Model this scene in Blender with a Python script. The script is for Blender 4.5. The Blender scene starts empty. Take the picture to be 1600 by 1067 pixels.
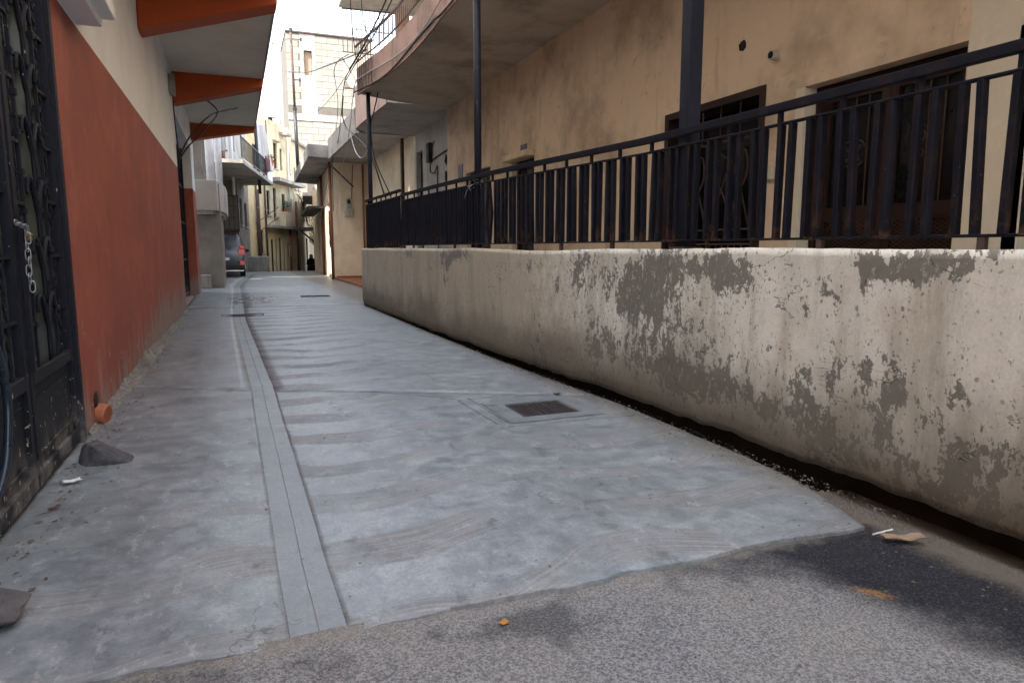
import bpy, bmesh, math, random
from mathutils import Vector, noise as mnoise
random.seed(7)
R = math.radians
SC = bpy.context.scene
COL = SC.collection

# ------------------------------------------------------------------ camera
CAM_H = 1.2
PITCH, YAW = R(7.765), R(21.859)
cd = bpy.data.cameras.new('camera'); cam = bpy.data.objects.new('camera', cd); COL.objects.link(cam)
cd.sensor_width = 36; cd.lens = 24.0; cd.clip_start = 0.05; cd.clip_end = 3000
cam.location = (0, 0, CAM_H); cam.rotation_euler = (R(90) - PITCH, 0, -YAW)
SC.camera = cam

# ------------------------------------------------------------------ sky and sun
EL, AZ = R(50), R(36)
TO_SUN = Vector((-math.cos(EL)*math.cos(AZ), -math.cos(EL)*math.sin(AZ), math.sin(EL)))
world = bpy.data.worlds.new('World'); SC.world = world; world.use_nodes = True
wn = world.node_tree; wn.nodes.clear()
wo = wn.nodes.new('ShaderNodeOutputWorld'); bg = wn.nodes.new('ShaderNodeBackground')
sky = wn.nodes.new('ShaderNodeTexSky'); sky.sky_type = 'NISHITA'; sky.sun_disc = False
sky.sun_elevation = EL; sky.sun_rotation = math.atan2(TO_SUN.x, TO_SUN.y)
sky.air_density = 1.0; sky.dust_density = 4.0; sky.ozone_density = 1.0
veil = wn.nodes.new('ShaderNodeMix'); veil.data_type = 'RGBA'      # thin even white cloud veil over the whole sky
veil.inputs[0].default_value = 0.38
wn.links.new(sky.outputs[0], veil.inputs[6]); veil.inputs[7].default_value = (6.4, 6.5, 6.7, 1)
wn.links.new(veil.outputs[2], bg.inputs[0]); bg.inputs[1].default_value = 0.15
wn.links.new(bg.outputs[0], wo.inputs[0])
sd = bpy.data.lights.new('sun', 'SUN'); sun = bpy.data.objects.new('sun', sd); COL.objects.link(sun)
sd.energy = 3.0; sd.angle = R(0.53); sd.color = (1.0, 0.93, 0.82)
sun.rotation_euler = (-TO_SUN).to_track_quat('-Z', 'Y').to_euler()
SC.view_settings.view_transform = 'Standard'; SC.view_settings.look = 'None'
SC.view_settings.gamma = 1.0; SC.view_settings.exposure = 2.45
SC.cycles.max_bounces = 7; SC.cycles.diffuse_bounces = 6; SC.cycles.glossy_bounces = 2; SC.cycles.adaptive_threshold = 0.02

# ------------------------------------------------------------------ node helpers
class NT:
    def __init__(s, name):
        s.m = bpy.data.materials.new(name); s.m.use_nodes = True
        s.t = s.m.node_tree; s.t.nodes.clear()
        s.out = s.t.nodes.new('ShaderNodeOutputMaterial')
        s.b = s.t.nodes.new('ShaderNodeBsdfPrincipled')
        s.t.links.new(s.b.outputs[0], s.out.inputs[0])
        g = s.t.nodes.new('ShaderNodeNewGeometry'); s.pos = g.outputs['Position']
        sp = s.t.nodes.new('ShaderNodeSeparateXYZ'); s.t.links.new(s.pos, sp.inputs[0])
        s.x, s.y, s.z = sp.outputs
    def put(s, sock, v):
        if hasattr(v, 'is_linked'): s.t.links.new(v, sock)
        elif isinstance(v, (tuple, list)) and len(v) == 3 and sock.type == 'RGBA': sock.default_value = (*v, 1)
        else: sock.default_value = v
    def math(s, op, a, b=0.0, c=None, clamp=False):
        n = s.t.nodes.new('ShaderNodeMath'); n.operation = op; n.use_clamp = clamp
        s.put(n.inputs[0], a); s.put(n.inputs[1], b)
        if c is not None: s.put(n.inputs[2], c)
        return n.outputs[0]
    def mix(s, f, a, b, mode='MIX'):
        n = s.t.nodes.new('ShaderNodeMix'); n.data_type = 'RGBA'; n.blend_type = mode
        s.put(n.inputs[0], f); s.put(n.inputs[6], a); s.put(n.inputs[7], b); return n.outputs[2]
    def fmix(s, f, a, b):
        n = s.t.nodes.new('ShaderNodeMix'); s.put(n.inputs[0], f); s.put(n.inputs[2], a); s.put(n.inputs[3], b); return n.outputs[0]
    def vec(s, sx, sy, sz, src=None, off=(0, 0, 0)):
        n = s.t.nodes.new('ShaderNodeMapping'); s.put(n.inputs[0], src or s.pos)
        n.inputs[3].default_value = (sx, sy, sz); n.inputs[1].default_value = off; return n.outputs[0]
    def comb(s, x, y, z):
        n = s.t.nodes.new('ShaderNodeCombineXYZ'); s.put(n.inputs[0], x); s.put(n.inputs[1], y); s.put(n.inputs[2], z); return n.outputs[0]
    def noise(s, v, scale, detail=4, rough=0.55, dist=0.0):
        n = s.t.nodes.new('ShaderNodeTexNoise'); s.put(n.inputs['Vector'], v)
        n.inputs['Scale'].default_value = scale; n.inputs['Detail'].default_value = detail
        n.inputs['Roughness'].default_value = rough; n.inputs['Distortion'].default_value = dist; return n.outputs[0]
    def voro(s, v, scale, feature='F1'):
        n = s.t.nodes.new('ShaderNodeTexVoronoi'); n.feature = feature; s.put(n.inputs['Vector'], v); n.inputs['Scale'].default_value = scale
        return n.outputs[0]
    def step(s, v, a, b, lo=0.0, hi=1.0):
        n = s.t.nodes.new('ShaderNodeMapRange'); n.interpolation_type = 'SMOOTHSTEP'
        s.put(n.inputs[0], v); n.inputs[1].default_value = a; n.inputs[2].default_value = b
        n.inputs[3].default_value = lo; n.inputs[4].default_value = hi; return n.outputs[0]
    def attr(s, name):
        n = s.t.nodes.new('ShaderNodeAttribute'); n.attribute_name = name; return n.outputs['Fac']
    def rnd(s):
        n = s.t.nodes.new('ShaderNodeObjectInfo'); return n.outputs['Random']
    def bump(s, h, strength=0.3, dist=0.01, normal=None):
        n = s.t.nodes.new('ShaderNodeBump'); n.inputs['Strength'].default_value = strength; n.inputs['Distance'].default_value = dist
        s.put(n.inputs['Height'], h)
        if normal is not None: s.t.links.new(normal, n.inputs['Normal'])
        s.t.links.new(n.outputs[0], s.b.inputs['Normal']); return n.outputs[0]
    def fin(s, col=None, rough=None, metal=None, spec=None):
        if col is not None: s.put(s.b.inputs['Base Color'], col)
        if rough is not None: s.put(s.b.inputs['Roughness'], rough)
        if metal is not None: s.b.inputs['Metallic'].default_value = metal
        if spec is not None: s.b.inputs['Specular IOR Level'].default_value = spec
        return s.m

def sc3(c, k): return tuple(min(1, v*k) for v in c)

def plaster(name, col, dark=0.55, amount=0.5, stain=None, rough=0.85, scale=1.0, bump=0.35, streak=True, cracks=False):
    n = NT(name)
    big = n.noise(n.pos, 0.9*scale, 4, 0.65)
    fine = n.noise(n.pos, 24, 3, 0.65)
    blot = n.noise(n.pos, 4.1*scale, 4, 0.7, 0.5)
    f = n.step(big, 0.42, 0.72)
    if streak: f = n.math('MAXIMUM', f, n.step(n.noise(n.vec(2.2, 2.2, 0.35), 1.6*scale, 4, 0.65), 0.52, 0.76, 0, 0.9))
    c = n.mix(n.math('MULTIPLY', f, amount), col, stain or sc3(col, dark))
    c = n.mix(n.math('MULTIPLY', n.step(blot, 0.60, 0.70), amount*0.5), c, sc3(stain or col, 0.75))
    c = n.mix(n.step(blot, 0.42, 0.30, 0, 0.3), c, sc3(col, 1.22))
    if cracks:
        k = n.math('MULTIPLY', n.step(n.math('ABSOLUTE', n.math('SUBTRACT', n.noise(n.vec(1, 1, 1, off=(4, 2, 6)), 1.3, 4, 0.55), 0.5)), 0.0, 0.0035, 1, 0), n.step(big, 0.52, 0.60))
        c = n.mix(n.math('MULTIPLY', k, 0.7), c, sc3(col, 0.35))
    c = n.mix(n.math('MULTIPLY', fine, 0.3), c, sc3(col, 0.72))
    n.bump(n.math('ADD', n.math('MULTIPLY', fine, 0.35), n.math('MULTIPLY', blot, 1.2)), bump, 0.012)
    return n.fin(c, rough, spec=0.25)

def paint(name, col, rough=0.45, metal=0.0, wear=None, spec=0.4, wamt=0.5, grain=30):
    n = NT(name)
    f = n.noise(n.pos, grain, 4, 0.6); g = n.noise(n.pos, 3, 4, 0.6)
    c = n.mix(n.math('MULTIPLY', f, 0.5), col, sc3(col, 0.6))
    c = n.mix(n.step(g, 0.45, 0.7, 0, 0.35), c, sc3(col, 1.4))
    if wear:
        w = n.step(n.noise(n.pos, 16, 6, 0.7), 0.68 - 0.1*wamt, 0.72)
        c = n.mix(w, c, wear)
    n.bump(f, 0.12, 0.004)
    return n.fin(c, n.step(g, 0.3, 0.7, rough*0.75, min(1, rough*1.25)), metal, spec)

def lane_mat(name, bands):
    """brushed lane concrete with wave-shaped broom bands"""
    n = NT(name)
    warp = n.noise(n.vec(1, 1, 1), 0.7, 2, 0.5)
    ph = n.math('MULTIPLY', n.noise(n.vec(0.15, 0.5, 0), 1.0, 2, 0.5), 9.0)
    w1 = n.math('MULTIPLY', n.math('SINE', n.math('ADD', n.math('MULTIPLY', n.x, 4.6), ph)), 0.095)
    yy = n.math('ADD', n.math('ADD', n.y, w1), n.math('MULTIPLY', warp, 0.75))
    saw = n.math('FRACT', n.math('MULTIPLY', yy, 1.72))
    band = n.math('MULTIPLY', n.step(saw, 0.0, 0.035), n.step(n.math('ADD', saw, n.math('MULTIPLY', warp, 0.25)), 0.52, 0.58, 1, 0))
    left = n.math('MAXIMUM', n.step(n.x, 0.0, 0.12, 0.3, 0.68), n.step(n.y, 4.2, 2.6, 0, 0.8))
    pres = n.math('MULTIPLY', n.step(n.noise(n.vec(1.3, 0.8, 1), 1.5, 3, 0.6), 0.32, 0.56, 0.25, 1), n.math('MAXIMUM', n.step(n.x, 2.3, 0.9, 0.2, 1), n.step(n.y, 5.0, 3.6)))
    band = n.math('MULTIPLY', n.math('MULTIPLY', band, left), pres) if bands else 0.0
    lines = n.noise(n.comb(n.math('MULTIPLY', n.x, 2.6), n.math('MULTIPLY', yy, 80.0), 0.0), 1.0, 3, 0.65)
    big = n.noise(n.pos, 0.8, 4, 0.6); mid = n.noise(n.pos, 7.0, 7, 0.74, 0.3); fine = n.noise(n.pos, 85, 3, 0.7)
    smooth = n.mix(n.step(mid, 0.36, 0.66), (0.196, 0.226, 0.242), (0.325, 0.36, 0.372))
    brushed = n.mix(n.step(lines, 0.36, 0.66), (0.175, 0.174, 0.172), (0.325, 0.318, 0.305))
    brushed = n.mix(n.step(mid, 0.45, 0.62, 0, 0.35), brushed, (0.20, 0.201, 0.205))
    c = n.mix(band, smooth, brushed)
    c = n.mix(n.step(big, 0.42, 0.66, 0, 0.45), c, (0.142, 0.156, 0.162))
    wh = n.noise(n.vec(1, 1, 1, off=(5, 5, 0)), 2.6, 7, 0.75)
    c = n.mix(n.step(wh, 0.54, 0.68, 0, 0.5), c, (0.405, 0.43, 0.435))
    c = n.mix(n.step(wh, 0.42, 0.34, 0, 0.45), c, (0.115, 0.122, 0.134))
    # darker left half and dirt next to the right wall
    c = n.mix(n.math('MULTIPLY', n.step(n.x, -0.02, -0.5), n.step(wh, 0.3, 0.60, 0.8, 0.3)), c, (0.088, 0.100, 0.107))
    dirt = n.math('MULTIPLY', n.step(n.math('ADD', n.x, n.math('MULTIPLY', mid, 0.35)), 2.55, 2.86), 0.8)
    c = n.mix(dirt, c, (0.15, 0.135, 0.11))
    spots = n.math('MULTIPLY', n.step(n.math('ADD', n.voro(n.vec(1, 1.6, 1), 5.0), n.math('MULTIPLY', fine, 0.06)), 0.08, 0.115, 1, 0), n.step(big, 0.47, 0.55))
    c = n.mix(n.math('MULTIPLY', spots, 0.7), c, (0.085, 0.085, 0.09))
    scuff = n.noise(n.vec(1.0, 0.45, 1, off=(9, 1, 0)), 15, 5, 0.75)
    c = n.mix(n.step(scuff, 0.54, 0.66, 0, 0.4), c, (0.15, 0.156, 0.165))
    c = n.mix(n.step(scuff, 0.44, 0.34, 0, 0.42), c, (0.43, 0.44, 0.455))
    oil = n.math('MULTIPLY', n.step(n.noise(n.vec(1.2, 0.7, 1, off=(2, 7, 0)), 3.1, 6, 0.72), 0.585, 0.66, 0, 0.6), n.step(mid, 0.35, 0.55, 0.4, 1))
    c = n.mix(oil, c, (0.075, 0.077, 0.082))
    hair = n.math('MULTIPLY', n.step(n.math('ABSOLUTE', n.math('SUBTRACT', n.noise(n.vec(1, .8, 1, off=(0, 3, 0)), 0.75, 6, 0.6), 0.5)), 0.0, 0.0022, 1, 0), n.step(big, 0.5, 0.56))
    c = n.mix(n.math('MULTIPLY', hair, 0.75), c, (0.06, 0.06, 0.062))
    wetm = n.math('MULTIPLY', n.math('MULTIPLY', n.step(n.y, 15.2, 16.5), n.step(n.y, 18.5, 20.5, 1, 0)),
                  n.math('MULTIPLY', n.step(n.x, -0.5, 0.0), n.step(n.x, 0.4, 1.5, 1, 0)))
    wet = n.math('MULTIPLY', n.math('MULTIPLY', wetm, 0.6), n.step(n.noise(n.vec(1, 0.5, 1), 3.2, 5, 0.68), 0.47, 0.54))
    c = n.mix(n.math('MULTIPLY', wet, 0.6), c, (0.09, 0.09, 0.095))
    c = n.mix(n.step(fine, 0.35, 0.75, 0, 0.45), c, (0.13, 0.134, 0.142))
    r = n.fmix(band, n.step(mid, 0.3, 0.7, 0.28, 0.5), 0.72)
    r = n.fmix(wet, r, 0.05)
    h = n.math('ADD', n.math('MULTIPLY', n.math('MULTIPLY', lines, band), 1.0), n.math('MULTIPLY', fine, 0.35))
    h = n.math('ADD', h, n.math('MULTIPLY', band, -0.12)); h = n.math('ADD', h, n.math('MULTIPLY', mid, 0.7))
    h = n.fmix(wet, h, 0.4)
    n.bump(h, 0.45, 0.006)
    if not bands: c = n.mix(0.40, c, (0.165, 0.182, 0.19))
    return n.fin(c, r, spec=0.42)


M = {}
def build_materials():
    M['lane'] = lane_mat('lane_concrete', True); M['gutter'] = lane_mat('gutter_concrete', False)
    # ---- asphalt
    n = NT('worn_asphalt')
    ag = n.voro(n.pos, 120); ag2 = n.noise(n.pos, 115, 2, 0.8); mid = n.noise(n.pos, 2.2, 5, 0.65)
    c = n.mix(n.step(ag2, 0.34, 0.66), (0.10, 0.102, 0.108), (0.325, 0.322, 0.315))
    c = n.mix(n.step(mid, 0.36, 0.62, 0.0, 0.5), c, n.mix(n.step(ag2, .36, .64), (0.185, 0.178, 0.163), (0.325, 0.312, 0.288)))
    # tar-dark fresh patch with a soft outline beside the wall
    px = n.math('ADD', n.x, n.math('MULTIPLY', n.math('SUBTRACT', mid, 0.5), 0.7))
    tar = n.math('MULTIPLY', n.step(n.math('ADD', px, n.math('MULTIPLY', n.y, 0.42)), 2.46, 2.84), n.step(n.y, 1.0, 1.25, 0.8, 1))
    tarc = n.mix(n.step(ag2, 0.45, 0.8), (0.014, 0.015, 0.020), (0.10, 0.10, 0.106))
    c = n.mix(tar, c, tarc)
    tar2 = n.step(n.math('ADD', n.noise(n.vec(1, 1, 1, off=(3, 8, 0)), 1.6, 5, .6), n.step(n.y, 1.5, 2.1, -0.08, 0.1)), 0.56, 0.66, 0, 0.55)
    c = n.mix(tar2, c, tarc)
    dirt = n.step(n.math('ADD', n.x, n.math('MULTIPLY', n.noise(n.pos, 7, 4), 0.22)), 2.56, 2.74, 0, 0.85)
    c = n.mix(dirt, c, n.mix(ag2, (0.12, 0.10, 0.075), (0.22, 0.19, 0.15)))
    dust = n.math('MULTIPLY', n.step(n.math('ADD', n.y, n.math('MULTIPLY', n.noise(n.pos, 11, 5, .7), 0.2)), 2.10, 2.2), n.step(n.x, 2.5, 2.2))
    c = n.mix(n.math('MULTIPLY', dust, 0.55), c, n.mix(ag2, (0.19, 0.172, 0.14), (0.34, 0.315, 0.27)))
    dx = n.math('SUBTRACT', n.x, 2.04); dy = n.math('SUBTRACT', n.y, 1.64)
    rx = n.math('ADD', n.math('MULTIPLY', dx, 0.6), n.math('MULTIPLY', dy, -0.8)); ry = n.math('ADD', n.math('MULTIPLY', dx, 0.8), n.math('MULTIPLY', dy, 0.6))
    d2 = n.math('SQRT', n.math('ADD', n.math('POWER', n.math('MULTIPLY', rx, 9.0), 2.0), n.math('POWER', n.math('MULTIPLY', ry, 22.0), 2.0)))
    rust = n.math('MULTIPLY', n.math('MULTIPLY', n.step(n.math('ADD', d2, n.math('MULTIPLY', mid, 0.9)), 0.6, 1.35, 1, 0), 0.7), n.step(ag2, .38, .56, .25, 1))
    c = n.mix(rust, c, (0.42, 0.20, 0.05))
    n.bump(n.math('ADD', n.math('MULTIPLY', ag, 1.3), ag2), 0.8, 0.006)
    M['asphalt'] = n.fin(c, 0.85, spec=0.25)
    # ---- peeling parapet wall
    n = NT('peeling_wall_paint')
    pk = n.attr('peel'); tan = n.attr('tan')
    nz = n.noise(n.vec(1, 1, 0.7), 8.5, 8, 0.72, 0.35); nf = n.noise(n.vec(1, 1, 0.75), 34, 5, 0.68); nb = n.noise(n.pos, 1.3, 4, 0.6)
    v = n.math('ADD', n.math('ADD', n.math('MULTIPLY', n.math('SUBTRACT', nz, 0.5), 1.7), n.math('MULTIPLY', n.math('SUBTRACT', nf, 0.5), 0.95)), pk)
    spk = n.math('MULTIPLY', n.step(n.noise(n.vec(1, 1, .7, off=(1, 6, 2)), 46, 4, .7), .60, .63), n.step(n.math('ADD', pk, n.math('MULTIPLY', n.math('SUBTRACT', nz, .5), .6)), -.34, -.20))
    m = n.math('MAXIMUM', n.step(v, 0.015, 0.04), spk)
    m = n.math('MULTIPLY', m, n.step(n.noise(n.vec(1, 1, .6, off=(3, 3, 8)), 27, 5, .75), .34, .44, .5, 1))
    fine = n.noise(n.pos, 75, 4, 0.65)
    bare = n.mix(nf, (0.15, 0.147, 0.125), (0.285, 0.28, 0.24)); bare = n.mix(n.step(nb, .35, .65, 0, .5), bare, (0.215, 0.208, 0.175))
    white = n.mix(n.step(n.noise(n.vec(1, 1, .3), 3.2, 6, .6), .35, .68), (0.83, 0.82, 0.735), (0.69, 0.68, 0.595))
    yel = n.mix(nb, (0.59, 0.545, 0.425), (0.43, 0.395, 0.305))
    pt = n.mix(n.step(n.math('ADD', tan, n.math('MULTIPLY', n.math('SUBTRACT', nz, .5), 1.1)), 0.25, 0.8), white, yel)
    grime = n.step(n.noise(n.vec(1.6, 1.6, 0.28), 2.1, 6, 0.72), 0.48, 0.70, 0, 0.6)
    pt = n.mix(grime, pt, (0.34, 0.315, 0.24))
    lowd = n.step(n.math('ADD', n.z, n.math('MULTIPLY', n.math('SUBTRACT', n.noise(n.vec(1.3, 1.3, .5, off=(6, 2, 1)), 2.6, 6, .7), .5), 1.6)), 0.78, 0.02, 0, 0.72)
    pt = n.mix(lowd, pt, n.mix(nf, (0.25, 0.23, 0.17), (0.40, 0.37, 0.285)))
    blush = n.step(n.noise(n.vec(1, 1, 1, off=(2, 4, 9)), 1.7, 4, .6), .57, .7, 0, .4)
    pt = n.mix(blush, pt, (0.55, 0.48, 0.38))
    edge = n.math('MULTIPLY', n.step(v, -0.05, 0.02), n.math('SUBTRACT', 1.0, m))  # lighter rim beside bare patches, a highlight put into the paint colour
    pt = n.mix(n.math('MULTIPLY', edge, 0.35), pt, (0.74, 0.72, 0.66))
    c = n.mix(m, pt, bare)
    c = n.mix(n.step(fine, .3, .75, 0, 0.2), c, (0.24, 0.225, 0.19))
    damp = n.math('MULTIPLY', n.step(n.math('ADD', n.z, n.math('MULTIPLY', nb, -0.75)), 0.22, -0.22), 0.7)
    c = n.mix(damp, c, (0.15, 0.135, 0.105))
    pits = n.math('MULTIPLY', n.step(n.voro(n.vec(1, 1, .8), 17), .12, .2, 1, 0), n.step(n.noise(n.pos, 2.5, 3), .48, .6))
    c = n.mix(n.math('MULTIPLY', pits, .7), c, (0.14, 0.125, 0.10))
    k = n.math('MULTIPLY', n.step(n.math('ABSOLUTE', n.math('SUBTRACT', n.noise(n.vec(.55, .55, 1.7), 1.25, 5, 0.55), 0.5)), 0.0, 0.004, 1, 0), n.step(nb, 0.5, 0.56)); c = n.mix(n.math('MULTIPLY', k, 0.75), c, (0.09, 0.08, 0.065))
    h = n.math('ADD', n.math('MULTIPLY', m, -1.0), n.math('MULTIPLY', fine, 0.3)); h = n.math('ADD', h, n.math('MULTIPLY', nz, 1.2))
    h = n.math('SUBTRACT', h, n.math('ADD', k, n.math('MULTIPLY', pits, .8)))
    n.bump(h, 0.55, 0.008)
    M['parapet'] = n.fin(c, 0.9, spec=0.2)
    # ---- red paint with scuffed grey foot
    n = NT('brick_red_wall_paint')
    fine = n.noise(n.pos, 40, 4, .6); st = n.noise(n.vec(3, 3, .35), 2.2, 6, .65); big = n.noise(n.pos, 1.0, 5, .6)
    c = n.mix(n.step(big, .35, .68), (0.30, 0.077, 0.048), (0.23, 0.066, 0.046))
    c = n.mix(n.step(st, .5, .76, 0, .5), c, (0.235, 0.08, 0.06))
    c = n.mix(n.math('MULTIPLY', fine, .22), c, (0.38, 0.122, 0.083))
    pat = n.noise(n.vec(1, 1, .8, off=(5, 1, 3)), 2.2, 5, .65); c = n.mix(n.step(pat, .52, .62, 0, .3), c, (0.43, 0.135, 0.085)); c = n.mix(n.step(pat, .44, .34, 0, .35), c, (0.19, 0.058, 0.042))
    scr = n.step(n.noise(n.vec(1, 1, .16), 22, 4, .6), .68, .74, 0, .35); c = n.mix(scr, c, (0.46, 0.22, 0.17))
    dl = n.step(n.y, 6.0, 11.0, 0.0, 0.34)
    foot = n.step(n.math('SUBTRACT', n.math('ADD', n.math('MULTIPLY', n.math('SUBTRACT', st, .5), 1.5), n.math('ADD', dl, .2)), n.z), -0.12, 0.30, 0, .85)
    c = n.mix(foot, c, n.mix(st, (0.20, 0.17, 0.155), (0.33, 0.24, 0.21)))
    flake = n.math('MULTIPLY', n.step(n.noise(n.pos, 9, 8, .7), .62, .66), n.step(n.z, 1.0, .2)); c = n.mix(n.math('MULTIPLY', flake, .8), c, (0.36, 0.34, 0.32))
    n.bump(n.math('ADD', n.math('MULTIPLY', fine, .4), n.math('MULTIPLY', n.noise(n.pos, 3.2, 5, .6), 1.3)), .4, .012)
    M['red'] = n.fin(c, .72, spec=.25)
    M['white_wall'] = plaster('off_white_wall_paint', (0.82, 0.84, 0.85), .5, .25, stain=(0.46, 0.45, 0.42))
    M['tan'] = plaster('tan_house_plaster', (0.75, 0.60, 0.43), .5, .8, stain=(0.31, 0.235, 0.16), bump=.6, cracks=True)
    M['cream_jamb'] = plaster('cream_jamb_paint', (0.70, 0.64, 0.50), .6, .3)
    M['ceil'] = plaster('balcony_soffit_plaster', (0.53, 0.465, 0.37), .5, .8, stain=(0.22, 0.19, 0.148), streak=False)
    M['ceil_left'] = plaster('pale_soffit_paint', (0.66, 0.63, 0.555), .55, .4, streak=False)
    M['pink'] = plaster('stained_pink_fascia', (0.37, 0.25, 0.205), .45, 1.0, stain=(0.14, 0.105, 0.088))
    M['pink2'] = plaster('faded_pink_render', (0.52, 0.37, 0.32), .5, .7, stain=(0.26, 0.19, 0.165))
    M['orange'] = plaster('orange_beam_paint', (0.41, 0.078, 0.018), .6, .4, rough=.6, cracks=False)
    M['grey_pl'] = plaster('grey_cement_render', (0.235, 0.215, 0.185), .55, .8)
    M['lgrey_pl'] = plaster('pale_grey_render', (0.50, 0.475, 0.43), .5, .75)
    M['midgrey'] = plaster('mid_grey_render', (0.36, 0.335, 0.30), .5, .8)
    M['foot'] = plaster('crumbled_cement', (0.215, 0.20, 0.18), .5, .9, bump=1.0)
    M['yel_pl'] = plaster('yellowed_render', (0.64, 0.51, 0.29), .5, .75, stain=(0.36, 0.27, 0.15))
    M['cream_pl'] = plaster('cream_render', (0.64, 0.55, 0.37), .5, .75, stain=(0.33, 0.27, 0.17))
    M['beige_pl'] = plaster('beige_render', (0.66, 0.55, 0.40), .5, .6, stain=(0.38, 0.30, 0.21))
    M['slab_c'] = plaster('weathered_slab_concrete', (0.36, 0.34, 0.31), .45, .9, stain=(0.14, 0.13, 0.115))
    M['rough_c'] = plaster('rough_mortar', (0.29, 0.275, 0.25), .5, .9, bump=1.0)
    M['shade_c'] = plaster('shade_darkened_earth', (0.035, 0.030, 0.024), .5, .8, bump=1.0)  # earth tone blackened, standing in for the shade of gaps
    n = NT('sawn_limestone_block'); rn = n.rnd(); fine = n.noise(n.pos, 14, 6, .65); big = n.noise(n.pos, .7, 5, .6)
    c = n.mix(rn, (0.225, 0.211, 0.18), (0.275, 0.26, 0.226)); c = n.mix(n.math('MULTIPLY', fine, .5), c, (0.20, 0.188, 0.16))
    c = n.mix(n.step(big, .55, .78, 0, .4), c, (0.15, 0.205, 0.18)); n.bump(fine, .5, .02); M['block'] = n.fin(c, .9, spec=.2)
    M['mortar'] = plaster('block_joint_mortar', (0.115, 0.107, 0.092), .6, .4)
    # ---- metals
    n = NT('blue_black_railing_paint'); fine = n.noise(n.pos, 40, 4, .6); sp = n.step(n.noise(n.pos, 55, 3, .6), .735, .76)
    c = n.mix(fine, (0.005, 0.0055, 0.010), (0.012, 0.0135, 0.021)); c = n.mix(n.step(n.noise(n.pos, 5, 4, .65), .55, .7, 0, .4), c, (0.032, 0.032, 0.036))
    c = n.mix(n.math('MULTIPLY', n.step(n.noise(n.pos, 9, 5, .7), .50, .62), n.step(n.z, 1.42, 1.24, .12, .85)), c, (0.085, 0.042, 0.024)); c = n.mix(sp, c, (0.40, 0.38, 0.34)); n.bump(fine, .15, .003); M['rail'] = n.fin(c, .65, spec=.12)
    M['post'] = paint('grey_blue_post_paint', (0.016, 0.018, 0.027), .55, 0, (0.30, 0.27, 0.24), wamt=.1, spec=.15)
    n = NT('chipped_black_gate_paint'); fine = n.noise(n.pos, 45, 4, .6)
    c = n.mix(fine, (0.006, 0.0065, 0.010), (0.016, 0.017, 0.024))
    low = n.step(n.z, .9, .1, 0, .055)
    chip = n.step(n.math('ADD', n.noise(n.vec(1, 1, .7), 27, 5, .62), low), .685, .70); c = n.mix(chip, c, n.mix(fine, (0.33, 0.29, 0.22), (0.45, 0.43, 0.38)))
    dust = n.math('MULTIPLY', n.step(n.z, .35, .05), n.step(n.noise(n.pos, 5, 5, .6), .4, .65, 0, .7)); c = n.mix(dust, c, (0.20, 0.185, 0.165))
    n.bump(n.math('SUBTRACT', fine, chip), .3, .004); M['gate'] = n.fin(c, .6, spec=.15)
    M['brown'] = paint('dark_brown_door_paint', (0.026, 0.010, 0.006), .55, 0, (0.07, 0.03, 0.015), wamt=0, spec=.25)
    M['brown2'] = paint('rusty_brown_grille_paint', (0.062, 0.028, 0.015), .6)
    M['darkwood'] = paint('black_brown_shutter', (0.035, 0.026, 0.020), .6)
    M['greywood'] = paint('grey_shutter_paint', (0.16, 0.15, 0.14), .65)
    M['rustpipe'] = paint('rust_orange_pipe_paint', (0.20, 0.068, 0.030), .6, 0, (0.18, 0.10, 0.06))
    M['rustpole'] = paint('rusty_iron_pole', (0.075, 0.045, 0.040), .7, 0, (0.19, 0.09, 0.05))
    M['blackmetal'] = paint('black_iron', (0.016, 0.016, 0.018), .5)
    M['cable'] = paint('black_cable_sheath', (0.014, 0.013, 0.014), .5)
    M['wcable'] = paint('grey_cable_sheath', (0.42, 0.42, 0.42), .5)
    M['steel'] = paint('galvanised_steel', (0.30, 0.31, 0.33), .4, .9)
    M['brass'] = paint('tarnished_brass', (0.42, 0.27, 0.09), .4, .9)
    M['grate'] = paint('rusty_drain_iron', (0.055, 0.045, 0.045), .75, 0, (0.13, 0.085, 0.06), wamt=.8)
    M['plate_blue'] = paint('dark_blue_enamel', (0.018, 0.020, 0.055), .35)
    M['plate_grey'] = paint('grey_blue_enamel', (0.09, 0.10, 0.16), .4)
    M['bell'] = paint('ivory_plastic', (0.50, 0.46, 0.37), .5)
    M['colwhite'] = paint('white_column_paint', (0.70, 0.70, 0.72), .55)
    n = NT('green_obscured_pane'); f = n.noise(n.pos, 6, 5, .65); d = n.noise(n.vec(1, 1, .3), 9, 5, .6)
    c = n.mix(n.step(f, .35, .7), (0.030, 0.046, 0.039), (0.062, 0.083, 0.071)); c = n.mix(n.step(d, .55, .75, 0, .6), c, (0.045, 0.052, 0.045))
    n.bump(f, .2, .004); M['greenpane'] = n.fin(c, .45, spec=.2)
    M['glass'] = paint('dark_window_glass', (0.008, 0.009, 0.010), .12, 0, spec=.25)
    n = NT('shade_black'); M['void'] = n.fin((0.012, 0.010, 0.008), .9)  # near-black colour stands in for the shade of interiors and holes
    # ---- small things
    n = NT('dark_basalt'); f = n.noise(n.pos, 22, 8, .7); g = n.noise(n.pos, 5, 5, .6)
    c = n.mix(f, (0.016, 0.016, 0.019), (0.12, 0.115, 0.12)); c = n.mix(n.step(g, .5, .68, 0, .5), c, (0.12, 0.11, 0.10)); n.bump(f, .9, .012); M['rock'] = n.fin(c, .85)
    n = NT('pale_pebble'); c = n.mix(n.rnd(), (0.10, 0.088, 0.074), (0.24, 0.21, 0.175)); M['pebble'] = n.fin(n.mix(n.noise(n.pos, 40, 4), c, (0.12, 0.11, 0.10)), .9)
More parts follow.
